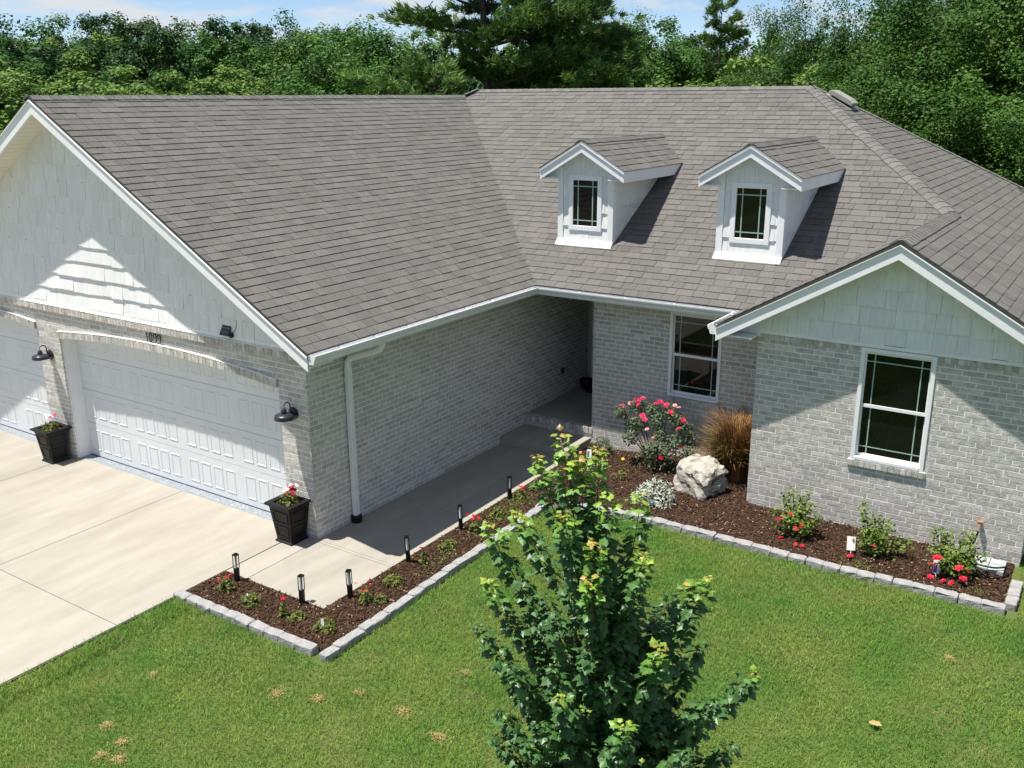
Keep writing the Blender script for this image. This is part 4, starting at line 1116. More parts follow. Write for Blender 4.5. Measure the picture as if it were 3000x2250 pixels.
wv = np.stack([wc - wd_ * wl, wc + wsd * wl * .45, wc + wd_ * wl, wc - wsd * wl * .45], 1).reshape(-1, 3)
wf = np.arange(kk * 4).reshape(-1, 4); ok_ = ~(in_bed(wx[:, 0], wx[:, 1]) | in_stone(wx[:, 0], wx[:, 1])); wf = wf[ok_]
M['weed'] = mat('clover_leaf', (0.07, 0.185, 0.034), (0.11, 0.225, 0.05), scale=3, rough=0.6, rnd=0.3, transl=0.2)
tag(stuff(link('lawn_weeds', npmesh('lawn_weeds', wv, wf, M['weed'], RNG.random(len(wf))))), 'broad leaved weeds growing in patches through the lawn', 'weeds')
# dead patches
pv = []; pf = []; pr = []
for tx, ty, tr in TUFTS:
    n = int(1500 * tr); a = RNG.random(n) * 6.28; q = np.abs(RNG.normal(0, 0.55, n)) * tr * (1 + 0.35 * np.sin(3 * a + tx))
    x = tx + q * np.cos(a) * 1.25; y = ty + q * np.sin(a); z = h_ground(x, y) + 0.008 + 0.028 * (1 - (q / (1.3 * tr)) ** 2) * RNG.random(n)
    th = RNG.random(n) * 6.28; el = RNG.normal(0, 0.35, n); L = RNG.uniform(0.02, 0.05, n); W = 0.004
    d = np.c_[np.cos(th) * np.cos(el), np.sin(th) * np.cos(el), np.sin(el)]; s = np.c_[-np.sin(th), np.cos(th), 0 * th]; c = np.c_[x, y, z]
    vv = np.stack([c - s * W, c + s * W, c + d * L[:, None]], 1).reshape(-1, 3); b0 = sum(len(q_) for q_ in pv)
    pv.append(vv); pf.append(np.arange(n * 3).reshape(-1, 3) + b0); pr.append(RNG.random(n))
tag(stuff(link('dead_grass', npmesh('dead_grass', np.vstack(pv), np.vstack(pf), M['straw'], np.concatenate(pr)))), 'straw coloured clumps of dead clippings lying on the lawn', 'dead grass')

# ------------------------------------------------------------------ leaf helpers
def leaf_quads(c, nrm, size, asp=0.55, rng=RNG):
    """diamond leaves centred at c, facing nrm"""
    n = len(c); nrm = nrm / (np.linalg.norm(nrm, axis=1, keepdims=True) + 1e-9)
    t = rng.normal(size=(n, 3)); t -= nrm * np.sum(t * nrm, 1, keepdims=True); t /= np.linalg.norm(t, axis=1, keepdims=True) + 1e-9
    b = np.cross(nrm, t); s = (np.asarray(size) * np.ones(n))[:, None] / 2
    v = np.stack([c - t * s, c + b * s * asp - t * s * 0.1, c + t * s, c - b * s * asp - t * s * 0.1], 1).reshape(-1, 3)
    return v, np.arange(n * 4).reshape(-1, 4)

# ------------------------------------------------------------------ background trees
def crown_mesh(name, seed, m, H, R, z0, nclump, nleaf, leaf, shape=1.0, spread=0.17, flat=0.75, up=0.6):
    rg_ = np.random.default_rng(seed)
    # clump centres: shell-biased, uneven outline
    k = nclump
    th = rg_.random(k) * 2 * np.pi; ph = np.arccos(rg_.uniform(-0.75, 1, k)); rad = rg_.uniform(0.35, 1.0, k) ** 0.55
    lump = 1 + 0.22 * np.sin(2 * th + seed) * np.sin(3 * ph + seed * 2) + rg_.normal(0, 0.10, k)
    rr = rad * lump
    hc = (H - z0) / 2
    X = R * rr * np.sin(ph) * np.cos(th); Y = R * rr * np.sin(ph) * np.sin(th); Z = z0 + hc + hc * rr * np.cos(ph) * shape
    C_ = np.c_[X, Y, Z]; cr = spread * R * rg_.uniform(0.6, 1.35, k)
    per = nleaf // k
    idx = np.repeat(np.arange(k), per); n = len(idx)
    q = rg_.normal(size=(n, 3)); q /= np.linalg.norm(q, axis=1, keepdims=True); q *= (rg_.random(n) ** 0.45)[:, None]
    P = C_[idx] + q * cr[idx][:, None] * np.array([1, 1, flat]) + rg_.normal(0, 0.02 * R, (n, 3))
    lo_, hi_ = np.percentile(P[:, 2], 0.5), np.percentile(P[:, 2], 99.7)
    P[:, 2] = z0 + (P[:, 2] - lo_) * (H - z0) / (hi_ - lo_); C_[:, 2] = np.clip(z0 + (C_[:, 2] - lo_) * (H - z0) / (hi_ - lo_), z0, H * 0.93)
    nrm = q * 0.7 + (P - np.array([0, 0, z0 + hc * 0.8])) / R * 0.35 + rg_.normal(0, 0.55, (n, 3)) + np.array([0, 0, up])
    v, f = leaf_quads(P, nrm, leaf * rg_.uniform(0.7, 1.35, n), 0.6, rg_)
    r = np.clip(rg_.random(k)[idx] * 0.72 + rg_.random(n) * 0.28, 0, 1)
    return npmesh(name, v, f, m, r), C_
def trunk_mesh(name, seed, H, r0, limbs, z_l=0.35, m=None, reach=1.0):
    rg_ = random.Random(seed); mb_ = MB()
    pts = [(rg_.uniform(-.05, .05) * i, rg_.uniform(-.05, .05) * i, H * 0.80 * i / 6) for i in range(7)]
    mb_.tube(pts, [r0 * (1 - 0.13 * i) for i in range(7)], 7)
    for C_ in limbs:
        t = rg_.uniform(z_l, 0.7); a = V3(0, 0, C_[2] * t); mid = (a + C_) / 2 + V3(0, 0, -0.1 * abs(C_[2]) * rg_.random() * 0.5)
        mb_.tube([a, mid, C_], [r0 * 0.4, r0 * 0.22, r0 * 0.06], 5, cap=False)
    return mb_.mesh(name, m or M['bark'])
TREE = {}
def make_tree_kind(key, seed, m, H, R, z0, nclump, nleaf, leaf, r0, **k):
    me, C_ = crown_mesh('crown', seed, m, H, R, z0, nclump, nleaf, leaf, **k)
    TREE[key] = (me, trunk_mesh('trunk', seed, H, r0, C_[::max(1, len(C_) // 14)]))
make_tree_kind('wood0', 1, M['wood_leaf'], 12, 4.2, 1.5, 150, 24000, 0.25, 0.22, up=0.45)
make_tree_kind('wood1', 2, M['wood_leaf_dark'], 12, 3.8, 1.5, 140, 24000, 0.25, 0.22, flat=0.9, up=0.45)
make_tree_kind('wood2', 3, M['wood_leaf_light'], 12, 4.6, 1.0, 150, 23000, 0.25, 0.2)
make_tree_kind('wood3', 4, M['wood_leaf'], 12, 3.4, 1.2, 130, 22000, 0.24, 0.2, up=0.45)
make_tree_kind('wood4', 6, M['wood_leaf_dark'], 12, 4.8, 1.5, 160, 26000, 0.26, 0.25, up=0.45)
make_tree_kind('right0', 7, M['right_leaf'], 12, 5.0, 0.8, 280, 108000, 0.118, 0.25, spread=0.15, up=0.45)
make_tree_kind('right1', 8, M['right_leaf'], 12, 4.4, 0.8, 260, 100000, 0.118, 0.25, spread=0.16, up=0.45)
make_tree_kind('near0', 9, M['wood_leaf'], 12, 4.4, 1.0, 180, 42000, 0.18, 0.22)
trg = random.Random(77)
def tree(name, key, px_az, D, top, wid, label, group, cat='tree'):
    """stands D metres from the viewpoint on bearing px_az (deg left of +Y); top height; width factor"""
    a = math.radians(px_az); x = CAM_C[0] - D * math.sin(a); y = CAM_C[1] + D * math.cos(a)
    t = thing(name, label, cat, (x, y, -0.05), group, trg.uniform(0, 6.28))
    s = top / 12.0; t.scale = (s * wid, s * wid, s)
    cm, tm = TREE[key]
    link('crown', cm, t); link('trunk', tm, t)
    return t
def nth(lst, i):
    rank = sorted(range(len(lst)), key=lambda k: -lst[k][0]).index(i)
    return ORD[rank] + ' from the left'
def top_at(D, px_y): return 5.576 + D * (290 - px_y) / 2757.0      # crown top that reaches a given height in the frame
G_L = 'deciduous trees of the wood behind the garage'
L_tall = 'tall dark tree at the back of the wood behind the garage, '
L_mid = 'mid green bushy tree halfway back in the wood behind the garage, '
L_low = 'low bright green tree at the front edge of the garage wood, '
tall = [(61.5, 92, 70), (59.5, 88, 78), (57.6, 95, 62), (55.6, 90, 55), (54.2, 86, 66), (52.6, 92, 76), (51.0, 88, 70), (49.4, 84, 62), (47.6, 88, 72), (46.2, 82, 58), (44.6, 88, 84), (43.0, 90, 76), (63.5, 90, 66), (65.5, 88, 72)]
for i, (az, D, py) in enumerate(tall): tree('deciduous_tree', ('wood1', 'wood4', 'wood0', 'wood1')[i % 4], az, D, top_at(D, py + 30), (1.0, 1.15, 0.85)[i % 3], L_tall + nth(tall, i), G_L)
mid = [(62.5, 66, 128), (60.0, 70, 140), (57.8, 66, 120), (55.2, 68, 138), (53.0, 66, 110), (50.6, 70, 130), (48.6, 64, 142), (46.6, 68, 118), (44.8, 62, 126), (42.8, 66, 120), (64.8, 66, 130)]
for i, (az, D, py) in enumerate(mid): tree('deciduous_tree', ('wood0', 'wood3', 'wood4', 'wood2', 'wood1')[i % 5], az, D, top_at(D, py), (1.25, 1.05, 1.4)[i % 3], L_mid + nth(mid, i), G_L)
low = [(61.8, 50, 188), (59.4, 54, 200), (57.2, 52, 222), (55.0, 50, 212), (52.8, 54, 228), (50.8, 50, 240), (48.9, 52, 214), (47.2, 50, 236), (45.5, 52, 198), (64, 52, 190)]
for i, (az, D, py) in enumerate(low): tree('deciduous_tree', ('wood2', 'wood0', 'wood2')[i % 3], az, D, top_at(D, py), (1.5, 1.35, 1.6)[i % 3], L_low + nth(low, i), G_L)
# trees between garage ridge end and the pines
G_M = 'leafy trees left of the tall pine'
lst = ((43.6, 46, 118, 'near0', 1.25), (41.2, 44, 104, 'near0', 1.2), (39.2, 48, 128, 'near0', 1.3), (42.4, 40, 205, 'near0', 1.5))
for i, (az, D, py, k, wd) in enumerate(lst):
    tree('deciduous_tree', k, az, D, top_at(D, py), wd, 'glossy green leafy tree in the gap before the tall pine, ' + nth(lst, i), G_M)
G_C = 'pale leafy trees right of the tall pine'
lst = ((28.6, 54, 92, 'near0', 1.0), (26.6, 58, 84, 'near0', 1.05), (24.8, 60, 92, 'wood0', 1.1), (30.6, 60, 110, 'wood0', 1.1), (22.6, 66, 130, 'wood1', 1.2), (20.5, 60, 120, 'wood0', 1.2))
for i, (az, D, py, k, wd) in enumerate(lst):
    tree('deciduous_tree', k, az, D, top_at(D, py), wd, 'grey green leafy tree behind the main ridge past the pines, ' + nth(lst, i), G_C)
tree('deciduous_tree', 'wood2', 20.6, 34, top_at(34, 196), 1.25, 'bright yellow green bush showing over the right half of the main ridge', None)
G_R = 'large glossy leafy trees behind the right hip of the roof'
lst = ((18.8, 44, 78, 'right1', 0.95), (16.4, 38, 62, 'right0', 0.9), (13.6, 36, 42, 'right1', 1.0), (11.2, 33, -20, 'right0', 0.95), (8.6, 31, -70, 'right1', 1.1), (5.6, 29, -120, 'right0', 1.1), (2.8, 28, -130, 'right1', 1.1), (0, 28, -120, 'right0', 1.1),
                         (15.0, 30, 215, 'right1', 1.5), (10.5, 27, 150, 'right0', 1.35), (7.0, 25.5, 170, 'right1', 1.35), (3.5, 25, 150, 'right0', 1.3))
for az, D, py, k, wd in lst:
    sub = [q for q in lst if (q[2] < 100) == (py < 100)]; i = [q[0] for q in sub].index(az)
    lab = ('tall dense leafy tree rising behind the right hip of the roof, ' if py < 100 else 'shorter dense leafy tree low behind the right hip of the roof, ') + nth(sub, i)
    tree('deciduous_tree', k, az, D, top_at(D, py), wd, lab, G_R)
# far belt of wood that closes the horizon all round
bv = []; bf = []; br = []; nb = 0
rgf = np.random.default_rng(5)
nA = 420
aa = rgf.random(nA) * 2 * np.pi; DD = rgf.uniform(130, 190, nA)
for a, D in zip(aa, DD):
    n = 160; hgt = rgf.uniform(9, 14); q = rgf.normal(size=(n, 3)); q /= np.linalg.norm(q, axis=1, keepdims=True)
    P = np.array([D * math.cos(a), D * math.sin(a) + 5, hgt * 0.5]) + q * np.array([6.5, 6.5, hgt * 0.52])
    v, f = leaf_quads(P, q + rgf.normal(0, .4, (n, 3)) + [0, 0, .5], rgf.uniform(1.2, 2.4, n), 0.7, rgf)
    bv.append(v); bf.append(f + nb); nb += len(v); br.append(rgf.random(n) * 0.5 + rgf.random() * 0.5)
tag(stuff(link('distant_wood', npmesh('distant_wood', np.vstack(bv), np.vstack(bf), M['wood_leaf_dark'], np.concatenate(br)))), 'distant belt of woodland along the horizon', 'woodland')

# pines ----------------------------------------------------------------------
def pine_meshes(seed, H, R, zmin, nb_, tufts, needles, r0, lean=(0, 0), asym=0.0):
    rg_ = np.random.default_rng(seed); tm = MB()
    axis = lambda z: V3(lean[0] * z / H, lean[1] * z / H, z)
    tm.tube([axis(H * i / 8) for i in range(9)], [r0 * (1 - 0.115 * i) for i in range(9)], 9)
    T = []; N_ = []
    for i in range(nb_):
        z = zmin + (H - zmin) * (i + rg_.random()) / nb_; fz = (z - zmin) / (H - zmin)
        L = R * (1 - 0.55 * fz ** 1.6) * rg_.uniform(0.55, 1.1); th = i * 2.4 + rg_.normal(0, 0.4)
        L *= 1 + asym * math.cos(th - 0.6)
        d = V3(math.cos(th), math.sin(th), 0); rise = rg_.uniform(0.05, 0.38)
        a = axis(z); pts = [a, a + d * L * 0.5 + V3(0, 0, L * rise * 0.25), a + d * L + V3(0, 0, L * rise)]
        tm.tube(pts, [r0 * 0.26, r0 * 0.17, r0 * 0.05], 5, cap=False)
        m_ = int(tufts * (0.4 + L / R))
        t = rg_.uniform(0.32, 1.05, m_) ** 0.8; sdv = rg_.normal(0, 0.17 * L, m_) * (0.5 + t)
        sd_ = V3(-d[1], d[0], 0)
        c = a + d * (L * t)[:, None] + sd_ * sdv[:, None] + np.c_[0 * t, 0 * t, L * rise * t ** 1.6 + np.abs(rg_.normal(0, 0.16, m_)) + 0.05]
        T.append(c); N_.append(np.repeat((d * 0.9 + V3(0, 0, 0.55))[None], m_, 0) + sd_ * (sdv / (0.2 * L))[:, None] * 0.4)
    T = np.vstack(T); N_ = np.vstack(N_)
    k = needles; n = len(T) * k; C_ = np.repeat(T, k, 0); D_ = np.repeat(N_, k, 0) + rg_.normal(0, 0.62, (n, 3)); D_ /= np.linalg.norm(D_, axis=1, keepdims=True)
    L = rg_.uniform(0.18, 0.36, n); W = rg_.uniform(0.018, 0.036, n)
    s = np.cross(D_, rg_.normal(size=(n, 3))); s /= np.linalg.norm(s, axis=1, keepdims=True) + 1e-9
    st = C_ + rg_.normal(0, 0.06, (n, 3)); v = np.stack([st - s * W[:, None], st + s * W[:, None], st + D_ * L[:, None]], 1).reshape(-1, 3)
    r = np.repeat(rg_.random(len(T)), k) * 0.6 + rg_.random(n) * 0.4
    return npmesh('crown', v, np.arange(n * 3).reshape(-1, 3), M['pine_leaf'], r), tm.mesh('trunk', M['bark'])
def place(az, D):
    a = math.radians(az); return (CAM_C[0] - D * math.sin(a), CAM_C[1] + D * math.cos(a), -0.05)
G_P = 'tall white pines behind the house'
for az, D, H, R, seed, nb_, lab, lean, asym in ((34.3, 38.0, 15.0, 4.9, 51, 46, 'tall broad pine with a dark straight trunk, left of the pine pair', (-0.9, -0.3), 0.15),
                                          (32.3, 38.6, 15.5, 4.0, 52, 42, 'tall dark pine standing right behind its twin above the main ridge', (0.5, 0.2), 0.1),
                                          (29.6, 42.0, 9.2, 2.9, 53, 30, 'shorter dark pine tucked right of the two tall pines', (0, 0), 0.0)):
    t = thing('pine_tree', lab, 'pine tree', place(az, D), G_P)
    cm, tm = pine_meshes(seed, H, R, 2.2, nb_, 80, 26, 0.27, lean, asym)
    link('crown', cm, t); link('trunk', tm, t)
for az, D, H, R, seed, lab in ((37.9, 33.0, 6.6, 2.5, 54, 'small bright pine showing just over the garage ridge end'), (28.2, 36, 6.6, 1.7, 55, 'small pine top peeping over the middle of the main ridge'),
                               (41.0, 34.0, 6.0, 2.2, 57, 'low feathery pine over the right part of the garage ridge')):
    t = thing('pine_tree', lab, 'pine tree', place(az, D), 'small pines over the ridge')
    cm, tm = pine_meshes(seed, H, R, 1.2, 26, 40, 24, 0.14)
    link('crown', cm, t); link('trunk', tm, t)
t = thing('conifer_tree', 'narrow ragged conifer standing above the right part of the main ridge', 'conifer', place(21.7, 58))
cm, tm = pine_meshes(56, top_at(58, 52), 2.0, 3.0, 34, 20, 24, 0.16)
link('crown', cm, t); link('trunk', tm, t)

# ------------------------------------------------------------------ young maple in the foreground
MAPX, MAPY = 5.85, -2.8
maple = thing('young_maple', 'young maple with upright dark leafy shoots and yellow orange tips in the foreground lawn', 'tree', (MAPX, MAPY, -0.02))
LEAF = [(0, 0.0), (0.10, 0.05), (0.30, 0.30), (0.46, 0.22), (0.36, 0.42), (0.50, 0.62), (0.30, 0.60), (0.20, 0.74), (0.0, 1.0),
        (-0.20, 0.74), (-0.30, 0.60), (-0.50, 0.62), (-0.36, 0.42), (-0.46, 0.22), (-0.30, 0.30), (-0.10, 0.05)]
LP = [(x, y, -0.12 * abs(x) - 0.16 * y * y) for x, y in LEAF] + [(0.0, 0.45, 0.03)]
LF = [(16, i, (i + 1) % 16) for i in range(16)]
mrg = random.Random(4); mstem = MB(); LEAVES = []
def add_leaf(base, dirn, size, tip):
    d = unit(dirn); 
    droop = unit(d + V3(0, 0, -0.75 if tip < 0.3 else -0.55) + V3(mrg.gauss(0, .42), mrg.gauss(0, .42), mrg.gauss(0, .35)))
    pet = base + d * size * 0.55 + V3(0, 0, size * 0.12)
    side = np.cross(droop, V3(0, 0, 1)); side = unit(side + V3(mrg.gauss(0, .2), mrg.gauss(0, .2), mrg.gauss(0, .2)))
    nrm = unit(np.cross(side, droop)); side = np.cross(droop, nrm)
    if nrm[2] < 0: nrm = -nrm; side = -side
    vs = [pet + side * (x * size) + droop * (y * size) + nrm * (z * size) for x, y, z in LP]
    c = pet + droop * size * 0.5
    q = c - CAM_C; zc = q @ CAM_F; px = q @ CAM_R / zc; py = q @ CAM_U / zc
    sc_ = size * size / zc ** 2 if abs(px) < 0.54 and abs(py) < 0.4 else 0
    LEAVES.append((vs, mrg.random(), tip, sc_, c))
def shoot(base, top, nl, size, tiplen, r0=0.011):
    base, top = V3(*base), V3(*top); L = np.linalg.norm(top - base); d0 = (top - base) / L
    bow = V3(d0[0], d0[1], 0) * 0.14 * L
    P = lambda t: base + (top - base) * t + bow * math.sin(math.pi * min(t, 1)) * 0.8
    ts = [i / 9 for i in range(10)]
    mstem.tube([P(t) for t in ts], [r0 * (1 - 0.82 * t) for t in ts], 5)
    for i in range(nl):
        t = 0.16 + 0.86 * (i + mrg.random() * 0.6) / nl; p = P(min(t, 1.0)); ang = i * 1.57 + mrg.gauss(0, 0.35)
        fromtip = (1 - min(t, 1)) * L
        tip = max(0.0, 1 - fromtip / tiplen) if tiplen > 0 else 0.0
        tip = min(1.0, tip * mrg.uniform(0.75, 1.1))
        sz = size * (1.0 - 0.5 * max(0, 1 - fromtip / 0.12)) * mrg.uniform(0.58, 1.22)
        for k in (0, math.pi):
            add_leaf(p, V3(math.cos(ang + k), math.sin(ang + k), 0.35 + 0.5 * tip), sz, tip)
lead = [(MAPX, MAPY, 0), (MAPX - 0.03, MAPY + 0.01, 0.9), (MAPX - 0.10, MAPY - 0.02, 1.8), (MAPX - 0.20, MAPY - 0.06, 2.5), (5.55, -2.95, 3.0), (5.47, -3.0, 3.44)]
mtr = MB().tube(lead, [0.042, 0.034, 0.025, 0.017, 0.012, 0.005], 8)
obj('trunk', mtr, M['twig'], maple, smooth=True).location = (-MAPX, -MAPY, 0.02)
def lead_at(z):
    for a, b in zip(lead, lead[1:]):
        if a[2] <= z <= b[2]:
            t = (z - a[2]) / (b[2] - a[2]); return tuple(a[i] + (b[i] - a[i]) * t for i in range(3))
    return lead[-1]
shoot((MAPX - 0.14, MAPY - 0.03, 2.1), (5.47, -3.0, 3.46), 52, 0.088, 0.62)
TIPS = [((5.28, -2.99, 3.26), 2.3, .5, 1), ((5.62, -3.03, 3.36), 2.35, .55, 1), ((5.71, -2.92, 3.38), 2.35, .5, 1), ((5.84, -3.02, 3.12), 1.9, .42, 1), ((5.99, -2.84, 3.09), 1.8, .40, 1), ((5.67, -3.29, 3.05), 1.9, .34, 1),
        ((5.86, -3.24, 2.89), 1.7, .45, 1), ((6.10, -3.01, 2.77), 1.6, .30, 1), ((5.89, -3.34, 2.69), 1.5, .46, 1), ((5.06, -2.90, 2.76), 2.0, .30, 1), ((4.95, -3.10, 2.72), 1.5, .32, 1), ((5.06, -3.27, 2.39), 1.2, .30, 1),
        ((6.27, -2.61, 2.43), 1.2, .22, 1), ((6.39, -2.62, 2.51), 1.2, .28, 1), ((6.32, -3.18, 2.26), 1.1, .42, 1), ((6.73, -2.50, 1.83), 0.9, .10, 1), ((6.20, -3.40, 1.79), 0.8, .25, 1), ((4.94, -3.23, 2.00), 0.9, 0, 0), ((6.02, -2.39, 2.18), 1.0, 0, 0),
        ((5.10, -2.76, 2.01), 1.0, 0, 0), ((5.41, -3.51, 1.99), 0.9, 0, 0), ((5.78, -3.51, 1.88), 0.8, .12, 0), ((5.54, -3.54, 1.46), 0.6, 0, 0), ((6.59, -2.92, 1.83), 0.8, 0, 0), ((6.67, -2.68, 1.37), 0.6, 0, 0),
        ((5.86, -3.30, 2.16), 1.1, 0, 0), ((5.17, -3.31, 1.43), 0.5, 0, 0), ((6.52, -3.16, 1.57), 0.6, 0, 0), ((5.98, -2.96, 2.38), 1.2, 0, 0), ((5.59, -3.28, 2.32), 1.2, 0, 0), ((5.60, -2.40, 2.3), 1.1, 0, 0),
        ((5.30, -2.50, 2.0), 0.9, 0, 0), ((6.30, -2.45, 1.9), 0.8, 0, 0), ((5.95, -3.45, 1.3), 0.45, 0, 0), ((6.30, -3.30, 1.2), 0.4, 0, 0), ((5.35, -3.42, 1.1), 0.4, 0, 0),
        ((5.45, -3.35, 1.75), 0.9, 0, 0), ((5.68, -3.42, 2.02), 1.0, 0, 0), ((6.02, -3.22, 2.02), 1.0, 0, 0), ((6.22, -2.95, 1.95), 1.0, 0, 0), ((5.28, -3.05, 1.85), 0.9, 0, 0), ((5.62, -3.5, 1.62), 0.8, 0, 0), ((6.10, -3.36, 1.55), 0.7, 0, 0),
        ((6.42, -2.75, 1.62), 0.8, 0, 0), ((5.15, -3.15, 1.62), 0.7, 0, 0), ((5.85, -3.42, 1.5), 0.7, 0, 0), ((5.20, -3.42, 1.30), 0.5, 0, 0), ((6.48, -3.0, 1.25), 0.5, 0, 0), ((5.72, -3.5, 1.15), 0.45, 0, 0), ((5.35, -3.0, 2.25), 1.2, 0, 0), ((6.15, -2.75, 2.25), 1.2, 0, 0)]
for (tp, zb_, tl, up_) in TIPS:
    b_ = lead_at(zb_); L = math.dist(b_, tp)
    shoot(b_, tp, int(28 + L * 36), 0.080, tl, 0.009)
    for q in range(4 if L > 0.6 else 2):       # short side twigs fill the lower body
        t = mrg.uniform(0.15, 0.55); s_ = np.array(b_) + (np.array(tp) - np.array(b_)) * t
        if s_[2] > 1.95: continue
        e_ = s_ + V3(mrg.gauss(0, .17), mrg.gauss(0, .17), mrg.uniform(.10, .34))
        shoot(s_, e_, 16, 0.074, 0.05 if mrg.random() < .2 else 0.0, 0.005)
obj('branches', mstem, M['twig'], maple).location = (-MAPX, -MAPY, 0.02)
LEAVES.sort(key=lambda q: -q[3] * (1.6 if (CAM_C - q[4])[1] < 0 and q[4][1] < MAPY + .2 else 1))
rest = MB()
for i, (vs, r, tp, sc_, c) in enumerate(LEAVES):
    if i < 300:
        obj('leaf', MB().add(vs, LF, r, tp), M['maple'], maple).location = (-MAPX, -MAPY, 0.02)
        if tp == 0: pass
    else: rest.add(vs, LF, r, tp)
stuff(obj('foliage', rest, M['maple'], maple)).location = (-MAPX, -MAPY, 0.02)

# ------------------------------------------------------------------ bed plants
prg = np.random.default_rng(21)
def foliage_obj(parent, P, nrm, size, m, asp=0.5, name='foliage'):
    v, f = leaf_quads(np.asarray(P, float), np.asarray(nrm, float), size, asp, prg)
    return stuff(link(name, npmesh(name, v, f, M[m], prg.random(len(f))), parent))
def mound(parent, n, rx, h, size, m, asp=0.5, base=0.0):
    th = prg.random(n) * 6.283; ph = np.arccos(prg.random(n)); q = prg.uniform(0.45, 1, n) ** 0.5 * (1 + 0.18 * np.sin(3 * th + 2 * ph))
    P = np.c_[rx * q * np.sin(ph) * np.cos(th), rx * q * np.sin(ph) * np.sin(th), base + h * q * np.cos(ph)]
    N_ = np.c_[np.sin(ph) * np.cos(th), np.sin(ph) * np.sin(th), np.cos(ph) + 0.5] + prg.normal(0, .45, (n, 3))
    return foliage_obj(parent, P, N_, size * prg.uniform(0.7, 1.25, n), m, asp)
def stems(parent, tips, r=0.006, base=(0, 0, -0.01), m='twig', name='stems'):
    mb_ = MB()
    for t in tips:
        t = np.asarray(t, float); b_ = np.asarray(base, float) + np.array([t[0] * .12, t[1] * .12, 0])
        mb_.tube([b_, b_ * 0.4 + t * 0.6 + np.array([0, 0, 0.05 * t[2]]), t], [r, r * .8, r * .45], 5, cap=False)
    return obj(name, mb_, M[m], parent)
def flower(parent, p, size, m, n=7):
    mb_ = MB(); p = np.asarray(p, float)
    ax = unit(V3(prg.normal(0, .4), prg.normal(0, .4) - 0.35, 1)); a = unit(np.cross(ax, V3(1, 0.2, 0))); b = np.cross(ax, a)
    for ring, (k, rr, lift) in enumerate(((n, 1.0, 0.12), (max(4, n - 2), 0.62, 0.30))):
        for i in range(k):
            th = 6.283 * (i + 0.5 * ring) / k; d = math.cos(th) * a + math.sin(th) * b; s = -math.sin(th) * a + math.cos(th) * b
            o = p + ax * size * 0.08 * ring
            mb_.add([o, o + (d * .55 + s * .38 + ax * lift * 1.0) * size * rr, o + (d * 1.0 + ax * lift * 1.3) * size * rr, o + (d * .55 - s * .38 + ax * lift) * size * rr], [(0, 1, 2, 3)], prg.random())
    return obj('flower', mb_, M[m], parent)
G_LOW = 'low bedding plants along the walkway bed'
def small_plant(x, y, kind, label):
    t = thing('bedding_plant', label, 'plant', (x, y, float(gz(x, y))), G_LOW, prg.random() * 6)
    if kind == 'vinca':
        mound(t, 130, 0.105, 0.15, 0.05, 'bed_leaf', 0.5)
        stems(t, [(0, 0, .15), (.05, .02, .17), (-.05, .03, .14), (.02, -.06, .12)], 0.004, m='shrub_leaf')
        for q in range(6): flower(t, (prg.normal(0, .05), prg.normal(0, .05), .16 + .045 * prg.random()), 0.026, 'red', 5)
    elif kind == 'tall':
        mound(t, 60, 0.06, 0.10, 0.05, 'bed_leaf', 0.5); mound(t, 30, 0.035, 0.08, 0.045, 'bed_leaf', 0.5, base=0.10)
        stems(t, [(0, 0, .21), (.04, .02, .12)], 0.004, m='shrub_leaf')
        for q in range(3): flower(t, (prg.normal(0, .02), prg.normal(0, .02), .215), 0.026, 'red', 5)
    else:
        mound(t, 260, 0.13, 0.13, 0.035, 'bed_leaf', 0.6)
        stems(t, [(0, 0, .1), (.08, .03, .08), (-.07, .04, .09), (.02, -.09, .07)], 0.004, m='shrub_leaf')
    return t
small_plant(0.04, -1.55, 'vinca', 'small plant with bright red flowers beside the first path light at the driveway')
small_plant(0.53, -1.62, 'mound', 'rounded yellow green plant, second from the driveway in the front bed')
small_plant(1.06, -1.60, 'tall', 'thin plant with a single red bloom in the middle of the front bed')
small_plant(1.22, -1.55, 'mound', 'low sprawling green plant right beside the single red bloom').scale = (0.8, 0.8, 0.6)
small_plant(1.66, -1.54, 'mound', 'yellow green plant with a white tag at the outer corner of the bed')
small_plant(1.60, -0.84, 'vinca', 'red flowering plant beside the third path light at the walkway corner')
small_plant(1.75, -0.75, 'mound', 'flat green plant touching the red flowers by the walkway corner').scale = (0.7, 0.7, 0.6)
small_plant(1.63, -0.36, 'mound', 'rounded pale green plant between two path lights on the walkway')
small_plant(1.62, 0.22, 'tall', 'upright plant with one red flower beside the fourth path light')
small_plant(1.62, 0.72, 'mound', 'compact variegated green plant midway along the walkway bed')
small_plant(1.61, 1.33, 'vinca', 'small red flowering plant next to the fifth path light')
small_plant(1.60, 1.90, 'mound', 'dark green mound before the last path light')
small_plant(1.52, 2.56, 'vinca', 'red flowering plant next to the last visible path light')
small_plant(1.55, 3.0, 'mound', 'green mound partly hidden behind the young maple by the walkway')
small_plant(1.62, 4.20, 'vinca', 'small red flowering plant near the white plant tag before the porch')
def weeds(name, label, cx, cy, rx, ry, n):
    x = cx + prg.normal(0, rx, n); y = cy + prg.normal(0, ry, n); z = gz(x, y) + prg.random(n) * 0.04
    v, f = leaf_quads(np.c_[x, y, z], prg.normal(0, .5, (n, 3)) + [0, 0, 1], prg.uniform(.015, .04, n), 0.3, prg)
    tag(stuff(link(name, npmesh(name, v, f, M['hib_leaf'], prg.random(n)))), label, 'weeds')
weeds('weeds', 'thin green weeds spreading in the mulch near the last path lights', 1.62, 2.2, 0.13, 0.35, 700)
weeds('weeds', 'sparse green weeds in the mulch before the silver plant', 3.0, 2.95, 0.22, 0.12, 350)
